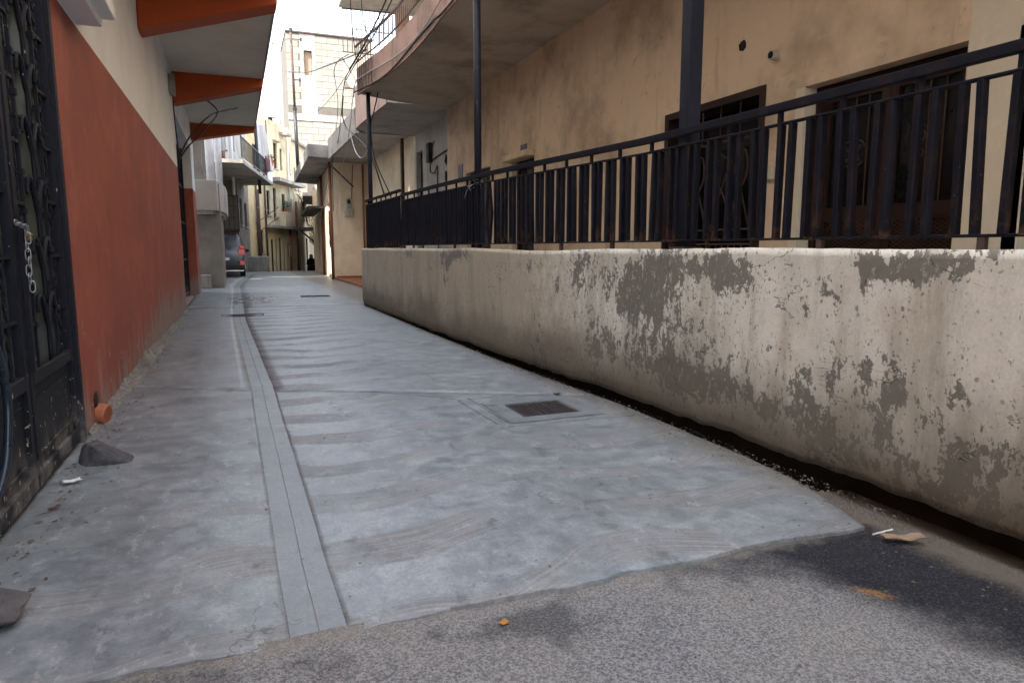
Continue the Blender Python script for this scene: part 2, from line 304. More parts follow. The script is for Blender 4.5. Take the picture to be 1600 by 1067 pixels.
    M['clay'] = paint('fired_clay', (0.37, 0.125, 0.062), .7, 0, (0.34, 0.22, 0.16), wamt=.1)
    M['paper'] = paint('torn_paper', (0.72, 0.72, 0.72), .8)
    M['card'] = paint('torn_cardboard', (0.30, 0.215, 0.15), .85, 0, (0.45, 0.36, 0.28))
    M['card2'] = paint('dry_leaf_crumbs', (0.11, 0.08, 0.055), .85)
    M['leaf_dry'] = paint('dry_orange_leaf', (0.50, 0.22, 0.04), .7)
    M['hose'] = paint('dark_teal_hose', (0.012, 0.022, 0.034), .3)
    M['cloth'] = paint('white_sheet_cotton', (0.74, 0.72, 0.73), .9)
    M['cloth_red'] = paint('maroon_cotton', (0.10, 0.030, 0.035), .9)
    M['cloth_black'] = paint('black_cloth', (0.012, 0.011, 0.013), .85)
    M['skin'] = paint('skin', (0.45, 0.26, 0.18), .55)
    M['leaf'] = paint('green_leaf', (0.055, 0.10, 0.025), .6, grain=8)
    M['leaf_y'] = paint('yellow_green_leaf', (0.24, 0.20, 0.05), .6, grain=8)
    M['twig'] = paint('dark_bark', (0.05, 0.04, 0.032), .9)
    # ---- car
    M['car'] = paint('grey_metallic_car_paint', (0.075, 0.078, 0.086), .3, .4, grain=200)
    M['car_glass'] = paint('tinted_car_glass', (0.012, 0.018, 0.032), .12, spec=.4)
    M['tail'] = paint('red_tail_lens', (0.55, 0.012, 0.010), .12, spec=.7)
    M['amber'] = paint('amber_lens', (0.75, 0.22, 0.01), .12)
    M['tyre'] = paint('tyre_rubber', (0.016, 0.016, 0.017), .8)
    M['bumper'] = paint('black_bumper_plastic', (0.018, 0.018, 0.020), .6)
    M['chrome'] = paint('bright_trim', (0.60, 0.60, 0.62), .2, .9)
    M['van'] = paint('white_van_paint', (0.72, 0.74, 0.76), .3)
build_materials()

# ------------------------------------------------------------------ mesh helpers
ORG = {}
def tag(o, label=None, cat=None, group=None, kind=None):
    if label: o['label'] = label
    if cat: o['category'] = cat
    if group: o['group'] = group
    if kind: o['kind'] = kind
    return o
def thing(name, loc, label, cat, group=None):
    o = bpy.data.objects.new(name, None); o.empty_display_size = .1; COL.objects.link(o); o.location = loc
    ORG[o.name] = Vector(loc); return tag(o, label, cat, group)
class Fr:                                   # a wall plane: u runs to the right seen from outside, d outwards
    def __init__(s, o, u):
        s.o = Vector((o[0], o[1], 0)); s.u = Vector((u[0], u[1], 0)).normalized(); s.n = Vector((s.u.y, -s.u.x, 0))
    def p(s, u, z, d=0): return s.o + s.u*u + s.n*d + Vector((0, 0, z))
class MB:
    def __init__(s): s.v = []; s.f = []
    def add(s, vs, fs):
        b = len(s.v); s.v += [tuple(v) for v in vs]; s.f += [tuple(b+i for i in f) for f in fs]; return s
    BF = [(0,3,2,1),(4,5,6,7),(0,1,5,4),(1,2,6,5),(2,3,7,6),(3,0,4,7)]
    def box(s, x0, x1, y0, y1, z0, z1):
        return s.add([(x0,y0,z0),(x1,y0,z0),(x1,y1,z0),(x0,y1,z0),(x0,y0,z1),(x1,y0,z1),(x1,y1,z1),(x0,y1,z1)], s.BF)
    def fbox(s, fr, u0, u1, z0, z1, d0, d1):
        vs = [fr.p(u, z, d) for z in (z0, z1) for (u, d) in ((u0,d1),(u1,d1),(u1,d0),(u0,d0))]
        return s.add(vs, s.BF)
    def bar(s, a, b, w, h=None, up=(0,0,1)):
        h = h or w; a = Vector(a); b = Vector(b); t = (b-a).normalized(); up = Vector(up)
        if abs(t.dot(up)) > .95: up = Vector((1,0,0)) if abs(t.x) < .9 else Vector((0,1,0))
        r = t.cross(up).normalized(); q = r.cross(t)
        vs = [p + r*sx*w/2 + q*sy*h/2 for p in (a, b) for (sx, sy) in ((-1,-1),(1,-1),(1,1),(-1,1))]
        return s.add(vs, s.BF)
    def tube(s, pts, r, n=8, cap=True):
        pts = [Vector(p) for p in pts]; rs = r if isinstance(r, (list, tuple)) else [r]*len(pts); vs = []; fs = []
        t0 = (pts[1]-pts[0]).normalized(); up = Vector((0,0,1)) if abs(t0.z) < .9 else Vector((1,0,0)); side = t0.cross(up).normalized()
        for i, p in enumerate(pts):
            t = (pts[min(i+1, len(pts)-1)] - pts[max(i-1, 0)]).normalized()
            side = (side - t*side.dot(t)); side = side.normalized() if side.length > 1e-6 else t.orthogonal().normalized(); q = t.cross(side)
            for k in range(n):
                a = 2*math.pi*k/n; vs.append(p + (side*math.cos(a) + q*math.sin(a))*rs[i])
        for i in range(len(pts)-1):
            for k in range(n): k2 = (k+1) % n; fs.append((i*n+k, i*n+k2, (i+1)*n+k2, (i+1)*n+k))
        if cap: fs.append(tuple(reversed(range(n)))); fs.append(tuple((len(pts)-1)*n+k for k in range(n)))
        return s.add(vs, fs)
    def prism(s, poly, z0, z1):
        n = len(poly); vs = [(x, y, z0) for x, y in poly] + [(x, y, z1) for x, y in poly]
        fs = [tuple(reversed(range(n))), tuple(range(n, 2*n))] + [(i, (i+1) % n, n+(i+1) % n, n+i) for i in range(n)]
        return s.add(vs, fs)
    def fwall(s, fr, u0, u1, z0, z1, ops=(), th=.25):
        us = sorted({u0, u1, *[a for o in ops for a in (o[0], o[1])]}); us = [u for u in us if u0 <= u <= u1]
        zs = sorted({z0, z1, *[a for o in ops for a in (o[2], o[3])]}); zs = [z for z in zs if z0 <= z <= z1]
        def solid(i, j):
            if i < 0 or j < 0 or i >= len(us)-1 or j >= len(zs)-1: return False
            cu = (us[i]+us[i+1])/2; cz = (zs[j]+zs[j+1])/2
            return not any(o[0] < cu < o[1] and o[2] < cz < o[3] for o in ops)
        def q(a, b, c, d): s.add([a, b, c, d], [(0,1,2,3)])
        for i in range(len(us)-1):
            for j in range(len(zs)-1):
                if not solid(i, j): continue
                a, b, c, d = us[i], us[i+1], zs[j], zs[j+1]; P = fr.p
                q(P(a,c,0), P(b,c,0), P(b,d,0), P(a,d,0)); q(P(b,c,-th), P(a,c,-th), P(a,d,-th), P(b,d,-th))
                if not solid(i-1, j): q(P(a,c,-th), P(a,c,0), P(a,d,0), P(a,d,-th))
                if not solid(i+1, j): q(P(b,c,0), P(b,c,-th), P(b,d,-th), P(b,d,0))
                if not solid(i, j-1): q(P(a,c,-th), P(b,c,-th), P(b,c,0), P(a,c,0))
                if not solid(i, j+1): q(P(a,d,0), P(b,d,0), P(b,d,-th), P(a,d,-th))
        return s
    def build(s, name, mat, parent=None, bevel=0, smooth=False, merge=True):
        org = ORG.get(parent.name, Vector()) if parent else Vector()
        me = bpy.data.meshes.new(name); me.from_pydata([tuple(Vector(v)-org) for v in s.v], [], s.f)
        bm = bmesh.new(); bm.from_mesh(me)
        if merge: bmesh.ops.remove_doubles(bm, verts=bm.verts, dist=1e-5)
        bmesh.ops.recalc_face_normals(bm, faces=bm.faces)
        if bevel:
            es = [e for e in bm.edges if len(e.link_faces) == 2 and e.calc_face_angle(0) > .5]
            bmesh.ops.bevel(bm, geom=es, offset=bevel, segments=1, affect='EDGES', clamp_overlap=True)
        bm.to_mesh(me); bm.free()
        if smooth:
            for p in me.polygons: p.use_smooth = True
        me.materials.append(M[mat] if isinstance(mat, str) else mat)
        o = bpy.data.objects.new(name, me); COL.objects.link(o)
        if parent: o.parent = parent; ORG[o.name] = org
        return o
def place(src, parent, loc, scale=(1,1,1), rot=(0,0,0)):
    c = src.copy(); COL.objects.link(c); c.parent = parent; c.location = loc; c.scale = scale; c.rotation_euler = rot; return c
def blob(name, mat, parent=None, loc=(0,0,0), size=(1,1,1), amp=.25, freq=2.0, seed=0, sub=3, flat=None, rotz=0):
    bm = bmesh.new(); bmesh.ops.create_icosphere(bm, subdivisions=sub, radius=1)
    for v in bm.verts:
        p = v.co*freq + Vector((seed*7.3, seed*3.1, seed)); k = 1 + amp*(mnoise.noise(p) + .45*mnoise.noise(p*2.7))
        v.co = Vector((v.co.x*size[0], v.co.y*size[1], v.co.z*size[2]))*k
        if flat is not None and v.co.z < flat: v.co.z = flat
    me = bpy.data.meshes.new(name); bm.to_mesh(me); bm.free(); me.materials.append(M[mat])
    o = bpy.data.objects.new(name, me); COL.objects.link(o); o.location = loc; o.rotation_euler.z = rotz
    if parent: o.parent = parent; o.location = Vector(loc) - ORG[parent.name]
    return o
def rockhull(name, mat, loc, size, seed, rotz=0, flat=-.5):
    rg = random.Random(seed); bm = bmesh.new()
    for _ in range(15):
        d = Vector((rg.gauss(0, 1), rg.gauss(0, 1), rg.gauss(0, 1))).normalized()*rg.uniform(.75, 1.0)
        bm.verts.new((d.x*size[0], d.y*size[1], max(d.z, flat)*size[2]))
    r = bmesh.ops.convex_hull(bm, input=bm.verts[:]); bmesh.ops.delete(bm, geom=[g for g in r['geom_interior'] if isinstance(g, bmesh.types.BMVert)], context='VERTS')
    bmesh.ops.bevel(bm, geom=bm.edges[:], offset=.006, segments=1, affect='EDGES')
    bmesh.ops.triangulate(bm, faces=bm.faces[:]); bmesh.ops.subdivide_edges(bm, edges=bm.edges[:], cuts=3, use_grid_fill=True)
    for v in bm.verts: v.co += v.co.normalized()*.007*(mnoise.noise(v.co*18+Vector((seed, 0, 0))) + .9*mnoise.noise(v.co*46))
    me = bpy.data.meshes.new(name); bm.to_mesh(me); bm.free(); me.materials.append(M[mat])
    o = bpy.data.objects.new(name, me); COL.objects.link(o); o.location = loc; o.rotation_euler.z = rotz; return o
def lerp(t, pts):
    if t <= pts[0][0]: return pts[0][1]
    for (a, x), (b, y) in zip(pts, pts[1:]):
        if t <= b: return x + (y-x)*(t-a)/(b-a)
    return pts[-1][1]
def arc(c, a, b, r0, r1, t0, t1, n):       # points of an elliptic arc in the plane of vectors a, b
    c, a, b = Vector(c), Vector(a), Vector(b)
    return [c + a*r0*math.cos(t0+(t1-t0)*i/n) + b*r1*math.sin(t0+(t1-t0)*i/n) for i in range(n+1)]
def sag(a, b, s, n=14): a, b = Vector(a), Vector(b); return [a.lerp(b, i/n) - Vector((0,0,s*4*(i/n)*(1-i/n))) for i in range(n+1)]
def spline(pts, n=8):
    P = [Vector(p) for p in pts]; P = [P[0]*2-P[1]] + P + [P[-1]*2-P[-2]]; out = []
    for i in range(1, len(P)-2):
        for k in range(n):
            t = k/n; a, b, c, d = P[i-1:i+3]
            out.append(.5*((2*b) + (c-a)*t + (2*a-5*b+4*c-d)*t*t + (3*b-a-3*c+d)*t**3))
    return out + [P[-2]]

# ------------------------------------------------------------------ ground, asphalt, lane
def prof(y): return lerp(y, [(36, 0), (39, -.02), (41, -.12), (50, -1.1), (56, -.7), (62, -.4), (400, -.4)])
def wallx(y): return lerp(y, [(-6, 2.84), (4.6, 2.80), (7, 2.67), (9.5, 2.61), (15.2, 2.55)])
def gutx(y): return .006*mnoise.noise((y*2.1, 3, 0)) + .003*mnoise.noise((y*9, 3, 0)) + lerp(y, [(2, .185), (6.4, .155), (12.4, .01), (24, -.02), (34, .55), (41, 2.1), (60, 6)])
mb = MB()
ys = [-200, -30, -6, 2, 20, 36, 39, 41, 44, 47, 50, 53, 56, 62, 90, 400]; xs = [-300, -12, -6, 6, 14, 300]
for i in range(len(ys)-1):
    for j in range(len(xs)-1):
        mb.add([(x, y, prof(y)-.16) for x, y in ((xs[j], ys[i]), (xs[j+1], ys[i]), (xs[j+1], ys[i+1]), (xs[j], ys[i+1]))], [(0,1,2,3)])
tag(mb.build('ground', 'asphalt'), kind='structure')

def sheet(name, mat, x0, x1, y0, y1, dx, dy, zf, parent=None, keep=None):
    nx = max(2, int((x1-x0)/dx)); ny = max(2, int((y1-y0)/dy)); mb = MB()
    for j in range(ny+1):
        for i in range(nx+1):
            x = x0+(x1-x0)*i/nx; y = y0+(y1-y0)*j/ny; mb.v.append((x, y, zf(x, y)))
    for j in range(ny):
        for i in range(nx):
            a = j*(nx+1)+i; mb.f.append((a, a+1, a+nx+2, a+nx+1))
    return mb.build(name, mat, parent, smooth=True, merge=False)
def asph_z(x, y):
    z = -.013 + .006*mnoise.noise((x*1.7, y*1.7, 0)) + .004*mnoise.noise((x*6, y*6, 3))
    if x > 2.55: z -= .07*min(1, (x-2.55)/.3)
    if y > 2.13 and x < 2.6: z -= .5*min(.2, y-2.13)
    return z
tag(sheet('asphalt_road', 'asphalt', -9, 3.3, -9, 2.6, .06, .06, asph_z), kind='structure')

lane = sheet('concrete_lane', 'rough_c', -1.2, 2.9, 2.35, 30, .4, .4, lambda x, y: -.055 - (.09*min(1, max(0, x-2.5)/.3)))
tag(lane, kind='structure'); ORG[lane.name] = Vector()
def edge_y(x): return 2.075 + .035*mnoise.noise((x*2.3, 0, 5)) + .016*mnoise.noise((x*9, 0, 2)) + .009*mnoise.noise((x*27, 0, 2)) + .004*mnoise.noise((x*70, 0, 2))
def joint_y(x): return 6.62 - .50*(x+.85)
def lane_z(x, y):
    z = .006*mnoise.noise((x*.9, y*.7, 1)) + .0025*mnoise.noise((x*4, y*4, 2)) + prof(y)
    z -= .016*math.exp(-((x-gutx(y))/.3)**2)
    wx = wallx(min(y, 15.2))
    if y < 15 and x > wx-.14: z -= .035*min(1, (x-wx+.14)/.14)
    return z
def slab(xl, xr, yl, yr, nx, ny, mat='lane', name='slab', drop=.03, smooth=True):
    """grid between side curves xl(y), xr(y) and end curves yl(x), yr(x), with turned-down edges"""
    mb = MB(); W = nx+3; Hh = ny+3
    for j in range(Hh):
        for i in range(W):
            ti = min(max((i-1)/nx, 0), 1); tj = min(max((j-1)/ny, 0), 1)
            x = 0; y = yl(0) + (yr(0)-yl(0))*tj
            for _ in range(3):
                x = xl(y)+(xr(y)-xl(y))*ti; y = yl(x)+(yr(x)-yl(x))*tj
            ex = 0 if 0 < i < W-1 else 1; ey = 0 if 0 < j < Hh-1 else 1
            z = lane_z(x, y) - ((drop if (j == 0 or (i == W-1 and nx > 15)) else min(drop, .0035)) if (ex or ey) else 0)
            mb.v.append((x, y, z))
    for j in range(Hh-1):
        for i in range(W-1):
            a = j*W+i; mb.f.append((a, a+1, a+W+1, a+W))
    o = mb.build(name, mat, lane, smooth=smooth, merge=False)
    if smooth:
        for k, p in enumerate(o.data.polygons):
            if k % (W-1) in (0, W-2) or k//(W-1) in (0, Hh-2): p.use_smooth = False
    return o
g = .0007
gl = lambda y: gutx(y)-.088; gr = lambda y: gutx(y)+.088
lx = lambda y: -1.02 if y < 21 else (-1.2 if y < 22.4 else lerp(y, [(22.4, -1.2), (24, -2.6), (36, -2.6), (40, 1.0), (46, 3.0), (60, 5.6)]))
rx = lambda y: lerp(y, [(2.0, 2.46), (2.4, 2.60), (3.2, 2.75), (4.6, 2.775), (7, 2.65), (9.5, 2.59), (15, 2.54), (15.3, 3.6), (27, 3.62), (42, 4.3), (60, 8)])
far = lambda x: 58.0
slab(lx, lambda y: gl(y)-g, edge_y, lambda x: joint_y(x)-g, 46, 60)
rslab = slab(lambda y: gr(y)+g, rx, edge_y, lambda x: joint_y(x)-g, 110, 60)
slab(lx, lambda y: gl(y)-g, lambda x: joint_y(x)+g, lambda x: 15.0, 12, 60)
slab(lambda y: gr(y)+g, rx, lambda x: joint_y(x)+g, lambda x: 15.0, 24, 70)
slab(lx, lambda y: gl(y)-g, lambda x: 15.008, far, 12, 130)
slab(lambda y: gr(y)+g, rx, lambda x: 15.008, far, 16, 130)
hg = .0025
for (a, b) in ((gl, lambda y: gutx(y)-hg), (lambda y: gutx(y)+hg, gr)):
    slab(a, b, edge_y, far, 3, 300, 'gutter', 'gutter_strip', .005, False)
mb = MB()
for k in range(280):
    a, b = 2.08+.2*k, 2.08+.2*(k+1)
    mb.add([(gutx(t)+d, t, lane_z(gutx(t), t)-.0045) for t, d in ((a, -.012), (a, .012), (b, .012), (b, -.012))], [(0,1,2,3)])
mb.build('joint_filler', 'rough_c', lane)
# pit cut through the near right slab for the drain
DX0, DX1, DY0, DY1 = 1.86, 2.31, 4.40, 4.80
bm = bmesh.new(); bm.from_mesh(rslab.data)
for co, no in (((DX0,0,0),(1,0,0)), ((DX1,0,0),(1,0,0)), ((0,DY0,0),(0,1,0)), ((0,DY1,0),(0,1,0))):
    bmesh.ops.bisect_plane(bm, geom=list(bm.verts)+list(bm.edges)+list(bm.faces), plane_co=co, plane_no=no)
kill = [f for f in bm.faces if DX0 < f.calc_center_median().x < DX1 and DY0 < f.calc_center_median().y < DY1]
bmesh.ops.delete(bm, geom=kill, context='FACES'); bm.to_mesh(rslab.data); bm.free()
bm = bmesh.new(); bm.from_mesh(lane.data)
for co, no in (((DX0,0,0),(1,0,0)), ((DX1,0,0),(1,0,0)), ((0,DY0,0),(0,1,0)), ((0,DY1,0),(0,1,0))):
    bmesh.ops.bisect_plane(bm, geom=list(bm.verts)+list(bm.edges)+list(bm.faces), plane_co=co, plane_no=no)
kill = [f for f in bm.faces if DX0 < f.calc_center_median().x < DX1 and DY0 < f.calc_center_median().y < DY1]
bmesh.ops.delete(bm, geom=kill, context='FACES'); bm.to_mesh(lane.data); bm.free()

def drain(name, x0, x1, y0, y1, nx, ny, label, dz=0.0, pit=True, mat='grate'):
    t = thing(name, (x0, y0, 0), label, 'drain', 'drains in the lane')
    z = dz + lane_z((x0+x1)/2, (y0+y1)/2)
    mb = MB()
    for (a, b, c, d) in ((x0, x1, y0, y0+.025), (x0, x1, y1-.025, y1), (x0, x0+.025, y0+.025, y1-.025), (x1-.025, x1, y0+.025, y1-.025)): mb.box(a, b, c, d, z-.03, z+.001)
    mb.build('frame', mat, t)
    mb = MB()
    for i in range(1, nx): x = x0+(x1-x0)*i/nx; w = .013 if i % (nx//3 or 1) == 0 else .007; mb.box(x-w/2, x+w/2, y0+.02, y1-.02, z-.018, z-.001 + .002*math.sin(i*3))
    for j in range(1, ny): y = y0+(y1-y0)*j/ny; mb.box(x0+.02, x1-.02, y-.0035, y+.0035, z-.022, z-.005)
    mb.build('bar_grid', mat, t)
    if pit:
        mb = MB(); d = z-.145
        q = [(x0,y0),(x1,y0),(x1,y1),(x0,y1)]
        for i in range(4):
            (a, b), (c, e) = q[i], q[(i+1) % 4]; mb.add([(a,b,z-.031),(c,e,z-.031),(c,e,d),(a,b,d)], [(0,1,2,3)])
        mb.add([(a, b, d) for a, b in q], [(0,1,2,3)]); mb.build('pit', 'shade_c', t)
    return t
drain('drain_grate', DX0, DX1, DY0, DY1, 21, 18, 'square rusty mesh drain grate in the lane beside the peeling wall')
drain('drain_grate', -.30, .42, 13.15, 13.55, 24, 8, 'wet drain grate set across the middle gutter line', dz=.012, pit=False)
drain('drain_grate', 1.45, 2.15, 17.6, 18.0, 20, 8, 'thin dark drain grate far up the lane near the end of the low wall', dz=.012, pit=False)
# cement collar cast round the drain
mb = MB()
def ring(x0, x1, y0, y1, X0, X1, Y0, Y1):
    for (a, b, c, d) in ((X0, X1, Y0, y0), (X0, X1, y1, Y1), (X0, x0, y0, y1), (x1, X1, y0, y1)):
        n = 6
        for i in range(n):
            for j in range(n):
                p = [(a+(b-a)*(i+k)/n, c+(d-c)*(j+l)/n) for k, l in ((0,0),(1,0),(1,1),(0,1))]
                mb.add([(x, y, lane_z(x, y)+.005) for x, y in p], [(0,1,2,3)])
ring(DX0-.006, DX1+.006, DY0-.006, DY1+.006, DX0-.15, DX1+.15, DY0-.13, DY1+.13)
mb.build('drain_collar', 'gutter', lane, smooth=True)
mb = MB()
for (a, b) in (((1.58, 5.06), (1.62, 4.30)), ((1.68, 5.08), (1.70, 4.32)), ((1.66, 4.20), (2.62, 4.16)), ((1.0, 5.70), (1.62, 5.10)), ((1.66, 5.10), (2.5, 5.02))):
    P = [(a[0]+(b[0]-a[0])*i/12, a[1]+(b[1]-a[1])*i/12 + .008*math.sin(i)) for i in range(13)]
    mb.tube([(x, y, lane_z(x, y)+.001) for x, y in P], .006, 6)
mb.build('trowel_ridge', 'gutter', lane, smooth=True)
# ------------------------------------------------------------------ peeling parapet wall (right)
F_PX = 1067.0
def ray(px, py):
    r = px-800; u = 533.5-py; f = F_PX*math.cos(PITCH)+u*math.sin(PITCH); z = u*math.cos(PITCH)-F_PX*math.sin(PITCH)
    return (f*math.sin(YAW)+r*math.cos(YAW), f*math.cos(YAW)-r*math.sin(YAW), z)
def on_wall(px, py):
    d = ray(px, py); x = 2.75
    for _ in range(4): t = x/d[0]; x = wallx(d[1]*t)
    t = x/d[0]; return d[1]*t, CAM_H+d[2]*t
PEEL = [  # (photo px, py of a bare patch, half-size along and up in px, strength)
 (905,425,18,40,.42),(965,440,30,40,.34),(1000,455,18,45,.36),(1030,440,20,60,.30),(1065,412,44,24,.42),(1135,418,34,26,.36),(1150,440,30,30,.25),
 (1070,500,60,60,.16),(985,500,70,45,.14),(1000,560,60,35,.22),(1060,590,50,30,.32),(1130,605,60,34,.30),(1190,640,50,30,.18),(1265,655,36,34,.30),(1250,610,12,30,.25),
 (1255,482,9,16,.45),(1310,475,14,10,.34),(1285,452,22,8,.34),(1260,440,26,6,.26),(1385,428,44,20,.40),(1432,418,52,24,.38),(1500,405,55,14,.40),(1345,408,22,12,.30),(1580,395,40,6,.4),
 (1300,600,14,30,.34),(1345,600,14,34,.34),(1400,605,22,40,.30),(1385,650,30,40,.32),(1490,620,22,26,.42),(1450,650,20,20,.25),(1500,690,40,20,.22),(1310,690,50,34,.26),(1400,725,70,34,.26),(1530,745,60,45,.42),(1580,690,20,40,.28),(1460,790,100,30,.2),
 (1390,560,26,12,.26),(1345,575,14,10,.3),(1400,500,10,10,.3),(1310,540,10,30,.22),(690,470,14,40,.12),(640,395,10,8,.3),(700,400,14,10,.35),(720,395,14,14,.35),(697,420,8,22,.3),(620,430,16,30,.16),
 (790,420,24,10,.2),(830,415,14,12,.3),(845,530,12,40,.28),(840,565,20,15,.2),(770,540,20,16,.15),(930,560,26,60,.25),(610,470,8,10,.3),(870,440,8,16,.3),(1200,560,80,24,.10),(880,600,60,20,.15)]
SP = []
for px, py, a, b, k in PEEL:
    y, z = on_wall(px, py); y2, _ = on_wall(px-a, py); _, z2 = on_wall(px, py-b); SP.append((y, z, max(.03, abs(y2-y)), max(.02, abs(z2-z)), k))
wall_t = thing('low_wall', (2.8, 5, 0), 'long low wall of peeling cream paint and bare cement along the lane', 'wall')
Y0, Y1 = -3.0, 15.15; ny = 420; nz = 26; mb = MB(); peel = []; tanv = []
def wtop(y): return 1.197 + .012*mnoise.noise((0, y*.8, 1)) - .022*math.exp(-((y-6.1)/.8)**2) + .004*mnoise.noise((0, y*6, 4))
def wbot(y): return lerp(y, [(-3, .05), (1.5, .055), (3, .05), (6, .03), (9, .012), (13, -.02), (15.2, -.03)]) + .020*mnoise.noise((0, y*1.9, 8)) + .014*mnoise.noise((0, y*7, 9)) + .006*mnoise.noise((1, y*23, 9))
for j in range(ny+1):
    y = Y0+(Y1-Y0)*j/ny
    for i in range(nz+1):
        t = i/nz; z = wbot(y)*(1-t)+wtop(y)*t
        x = wallx(y) + .012*mnoise.noise((z*1.2, y*.9, 3)) + .004*mnoise.noise((z*6, y*5, 3))
        if t < .09: x += .02*(1-t/.09) + .012*mnoise.noise((z*20, y*14, 5))*(1-t/.09)
        mb.v.append((x, y, z))
        v = -.29 + sum(1.02*k*math.exp(-(((y-a)/c)**2 + ((z-b)/d)**2)*.8) for a, b, c, d, k in SP)
        v += .10*max(0, 1-z/.3)*(1 if y < 6 else .35)
        peel.append(v); tanv.append(min(1, .12 + max(0, (y-4.2)/3.2)*.9 + max(0, .55-z)*.9*(y < 6)))
for j in range(ny):
    for i in range(nz): a = j*(nz+1)+i; mb.f.append((a, a+nz+1, a+nz+2, a+1))
nb = len(mb.v)
for j in range(ny+1):                       # rough underside and top return into the wall thickness
    y = Y0+(Y1-Y0)*j/ny; mb.v += [(wallx(y)+.20, y, wbot(y)+.05), (wallx(y)+.21, y, wtop(y)-.004)]; peel += [.4, .4]; tanv += [.5, .5]
for j in range(ny):
    a = j*(nz+1); c = nb+2*j; mb.f += [(a, c, c+2, a+nz+1), (a+nz, a+2*nz+1, c+3, c+1), (c, c+1, c+3, c+2)]
a = ny*(nz+1); mb.f.append(tuple([a+i for i in range(nz+1)] + [nb+2*ny+1, nb+2*ny]))
wo_ = mb.build('render_face', 'parapet', wall_t, smooth=False, merge=False)
for nm, dat in (('peel', peel), ('tan', tanv)):
    at = wo_.data.attributes.new(nm, 'FLOAT', 'POINT'); at.data.foreach_set('value', dat)
for p in wo_.data.polygons: p.use_smooth = True
mb = MB()                                   # set-back footing under the wall, colour darkened as the gap's shade
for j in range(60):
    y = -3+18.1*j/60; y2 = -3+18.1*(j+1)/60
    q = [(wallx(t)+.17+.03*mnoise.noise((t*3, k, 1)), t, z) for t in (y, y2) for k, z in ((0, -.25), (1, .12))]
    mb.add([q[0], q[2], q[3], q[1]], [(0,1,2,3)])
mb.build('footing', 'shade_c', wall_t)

# ------------------------------------------------------------------ railing and posts
def rtop(y): return lerp(y, [(0, 1.985), (4, 1.985), (8.05, 2.06), (12, 2.10), (16, 2.12)])
RAILX = .09
def railing(name, y0, y1, label, off, gap, diamond=None):
    t = thing(name, (wallx((y0+y1)/2)+RAILX, (y0+y1)/2, 1.2), label, 'railing', 'railings on the low wall')
    o = ORG[t.name]; st = [y0 + (y1-y0)*i/12 for i in range(13)]
    X = lambda y: wallx(y)+RAILX
    def run(nm, zf, w, h):
        mb = MB()
        for a, b in zip(st, st[1:]): mb.bar((X(a), a-.002, zf(a)), (X(b), b+.002, zf(b)), w, h)
        mb.build(nm, 'rail', t, bevel=.003)
    run('top_rail', lambda y: rtop(y)+off, .045, .048); run('upper_rail', lambda y: rtop(y)+off-.092, .032, .014); run('bottom_rail', lambda y: 1.2+gap, .034, .014)
    src = None; y = y0+.06; k = 0
    ba = bmesh.new(); bmesh.ops.create_cube(ba, size=1)
    for v in ba.verts: v.co = (v.co.x*.042, v.co.y*.029, v.co.z)
    bmesh.ops.bevel(ba, geom=ba.edges[:], offset=.0025, segments=1, affect='EDGES')
    me = bpy.data.meshes.new('baluster'); ba.to_mesh(me); ba.free(); me.materials.append(M['rail'])
    while y < y1-.03:
        for dy in (0, .082):
            yy = y+dy
            if yy > y1-.02: continue
            if diamond and abs(yy-diamond) < .16: continue
            z0 = 1.2+gap+.005; z1 = rtop(yy)+off-.099
            c = bpy.data.objects.new('baluster', me); COL.objects.link(c); c.parent = t
            c.location = (X(yy)-o.x, yy-o.y, (z0+z1)/2-o.z); c.scale = (1, 1, z1-z0); c.rotation_euler = (random.gauss(0, .009), random.gauss(0, .010), random.gauss(0, .09))
        y += .211; k += 1
    y = y0+.3
    while y < y1:
        MB().box(X(y)-.01, X(y)+.01, y-.014, y+.014, rtop(y)+off-.086, rtop(y)+off-.022).build('spacer', 'rail', t)
        if int(y*10) % 3 == 0: MB().box(X(y)-.015, X(y)+.015, y+.08, y+.11, 1.17, 1.2+gap-.006).build('foot', 'rustpole', t)
        y += .43
    if diamond:
        z0 = 1.2+gap; z1 = rtop(diamond)+off-.1; zm = (z0+z1)/2
        for s in (-1, 1):
            mb = MB(); e = diamond+s*.015; mm = diamond+s*.085
            mb.bar((X(e), e, z0), (X(mm), mm, zm), .03, .018, (0,1,0)); mb.bar((X(mm), mm, zm), (X(e), e, z1), .03, .018, (0,1,0)); mb.build('bent_baluster', 'rail', t)
    return t
railing('railing', -.6, 11.75, 'long blue-black iron railing with paired flat balusters on the low wall', 0, .052, diamond=7.55)
railing('railing', 11.84, 15.0, 'short raised dark railing panel at the far end of the low wall', .085, .012)
SLAB_Z = 4.38
def post(y, w, z0, label, turn=0, mat='post', round_=False, cap=True):
    x = wallx(y)+RAILX+(.055 if not round_ else .06); t = thing('steel_post', (x, y, z0), label, 'post', 'steel posts carrying the balcony')
    mb = MB()
    if round_: mb.tube([(x, y, z0), (x, y, SLAB_Z+.01)], w/2, 14)
    else: mb.box(x-w/2, x+w/2, y-w/2, y+w/2, z0, SLAB_Z+.01)
    o = mb.build('shaft', mat, t, bevel=0 if round_ else .004, smooth=round_)
    MB().box(x-w*.8, x+w*.8, y-w*.8, y+w*.8, z0-.012, z0).build('base_plate', 'rustpole', t)
    MB().box(x-w*.75, x+w*.75, y-w*.75, y+w*.75, SLAB_Z-.012, SLAB_Z-.002).build('top_plate', 'rustpole', t)
    return t
post(4.06, .105, 1.21, 'thick square blue-black post beside the barred house door')
post(8.08, .088, 1.21, 'slim grey post with wire tied round it at the diamond in the railing', round_=True)
post(14.75, .085, 1.20, 'thin dark post at the far end of the low wall', round_=True)
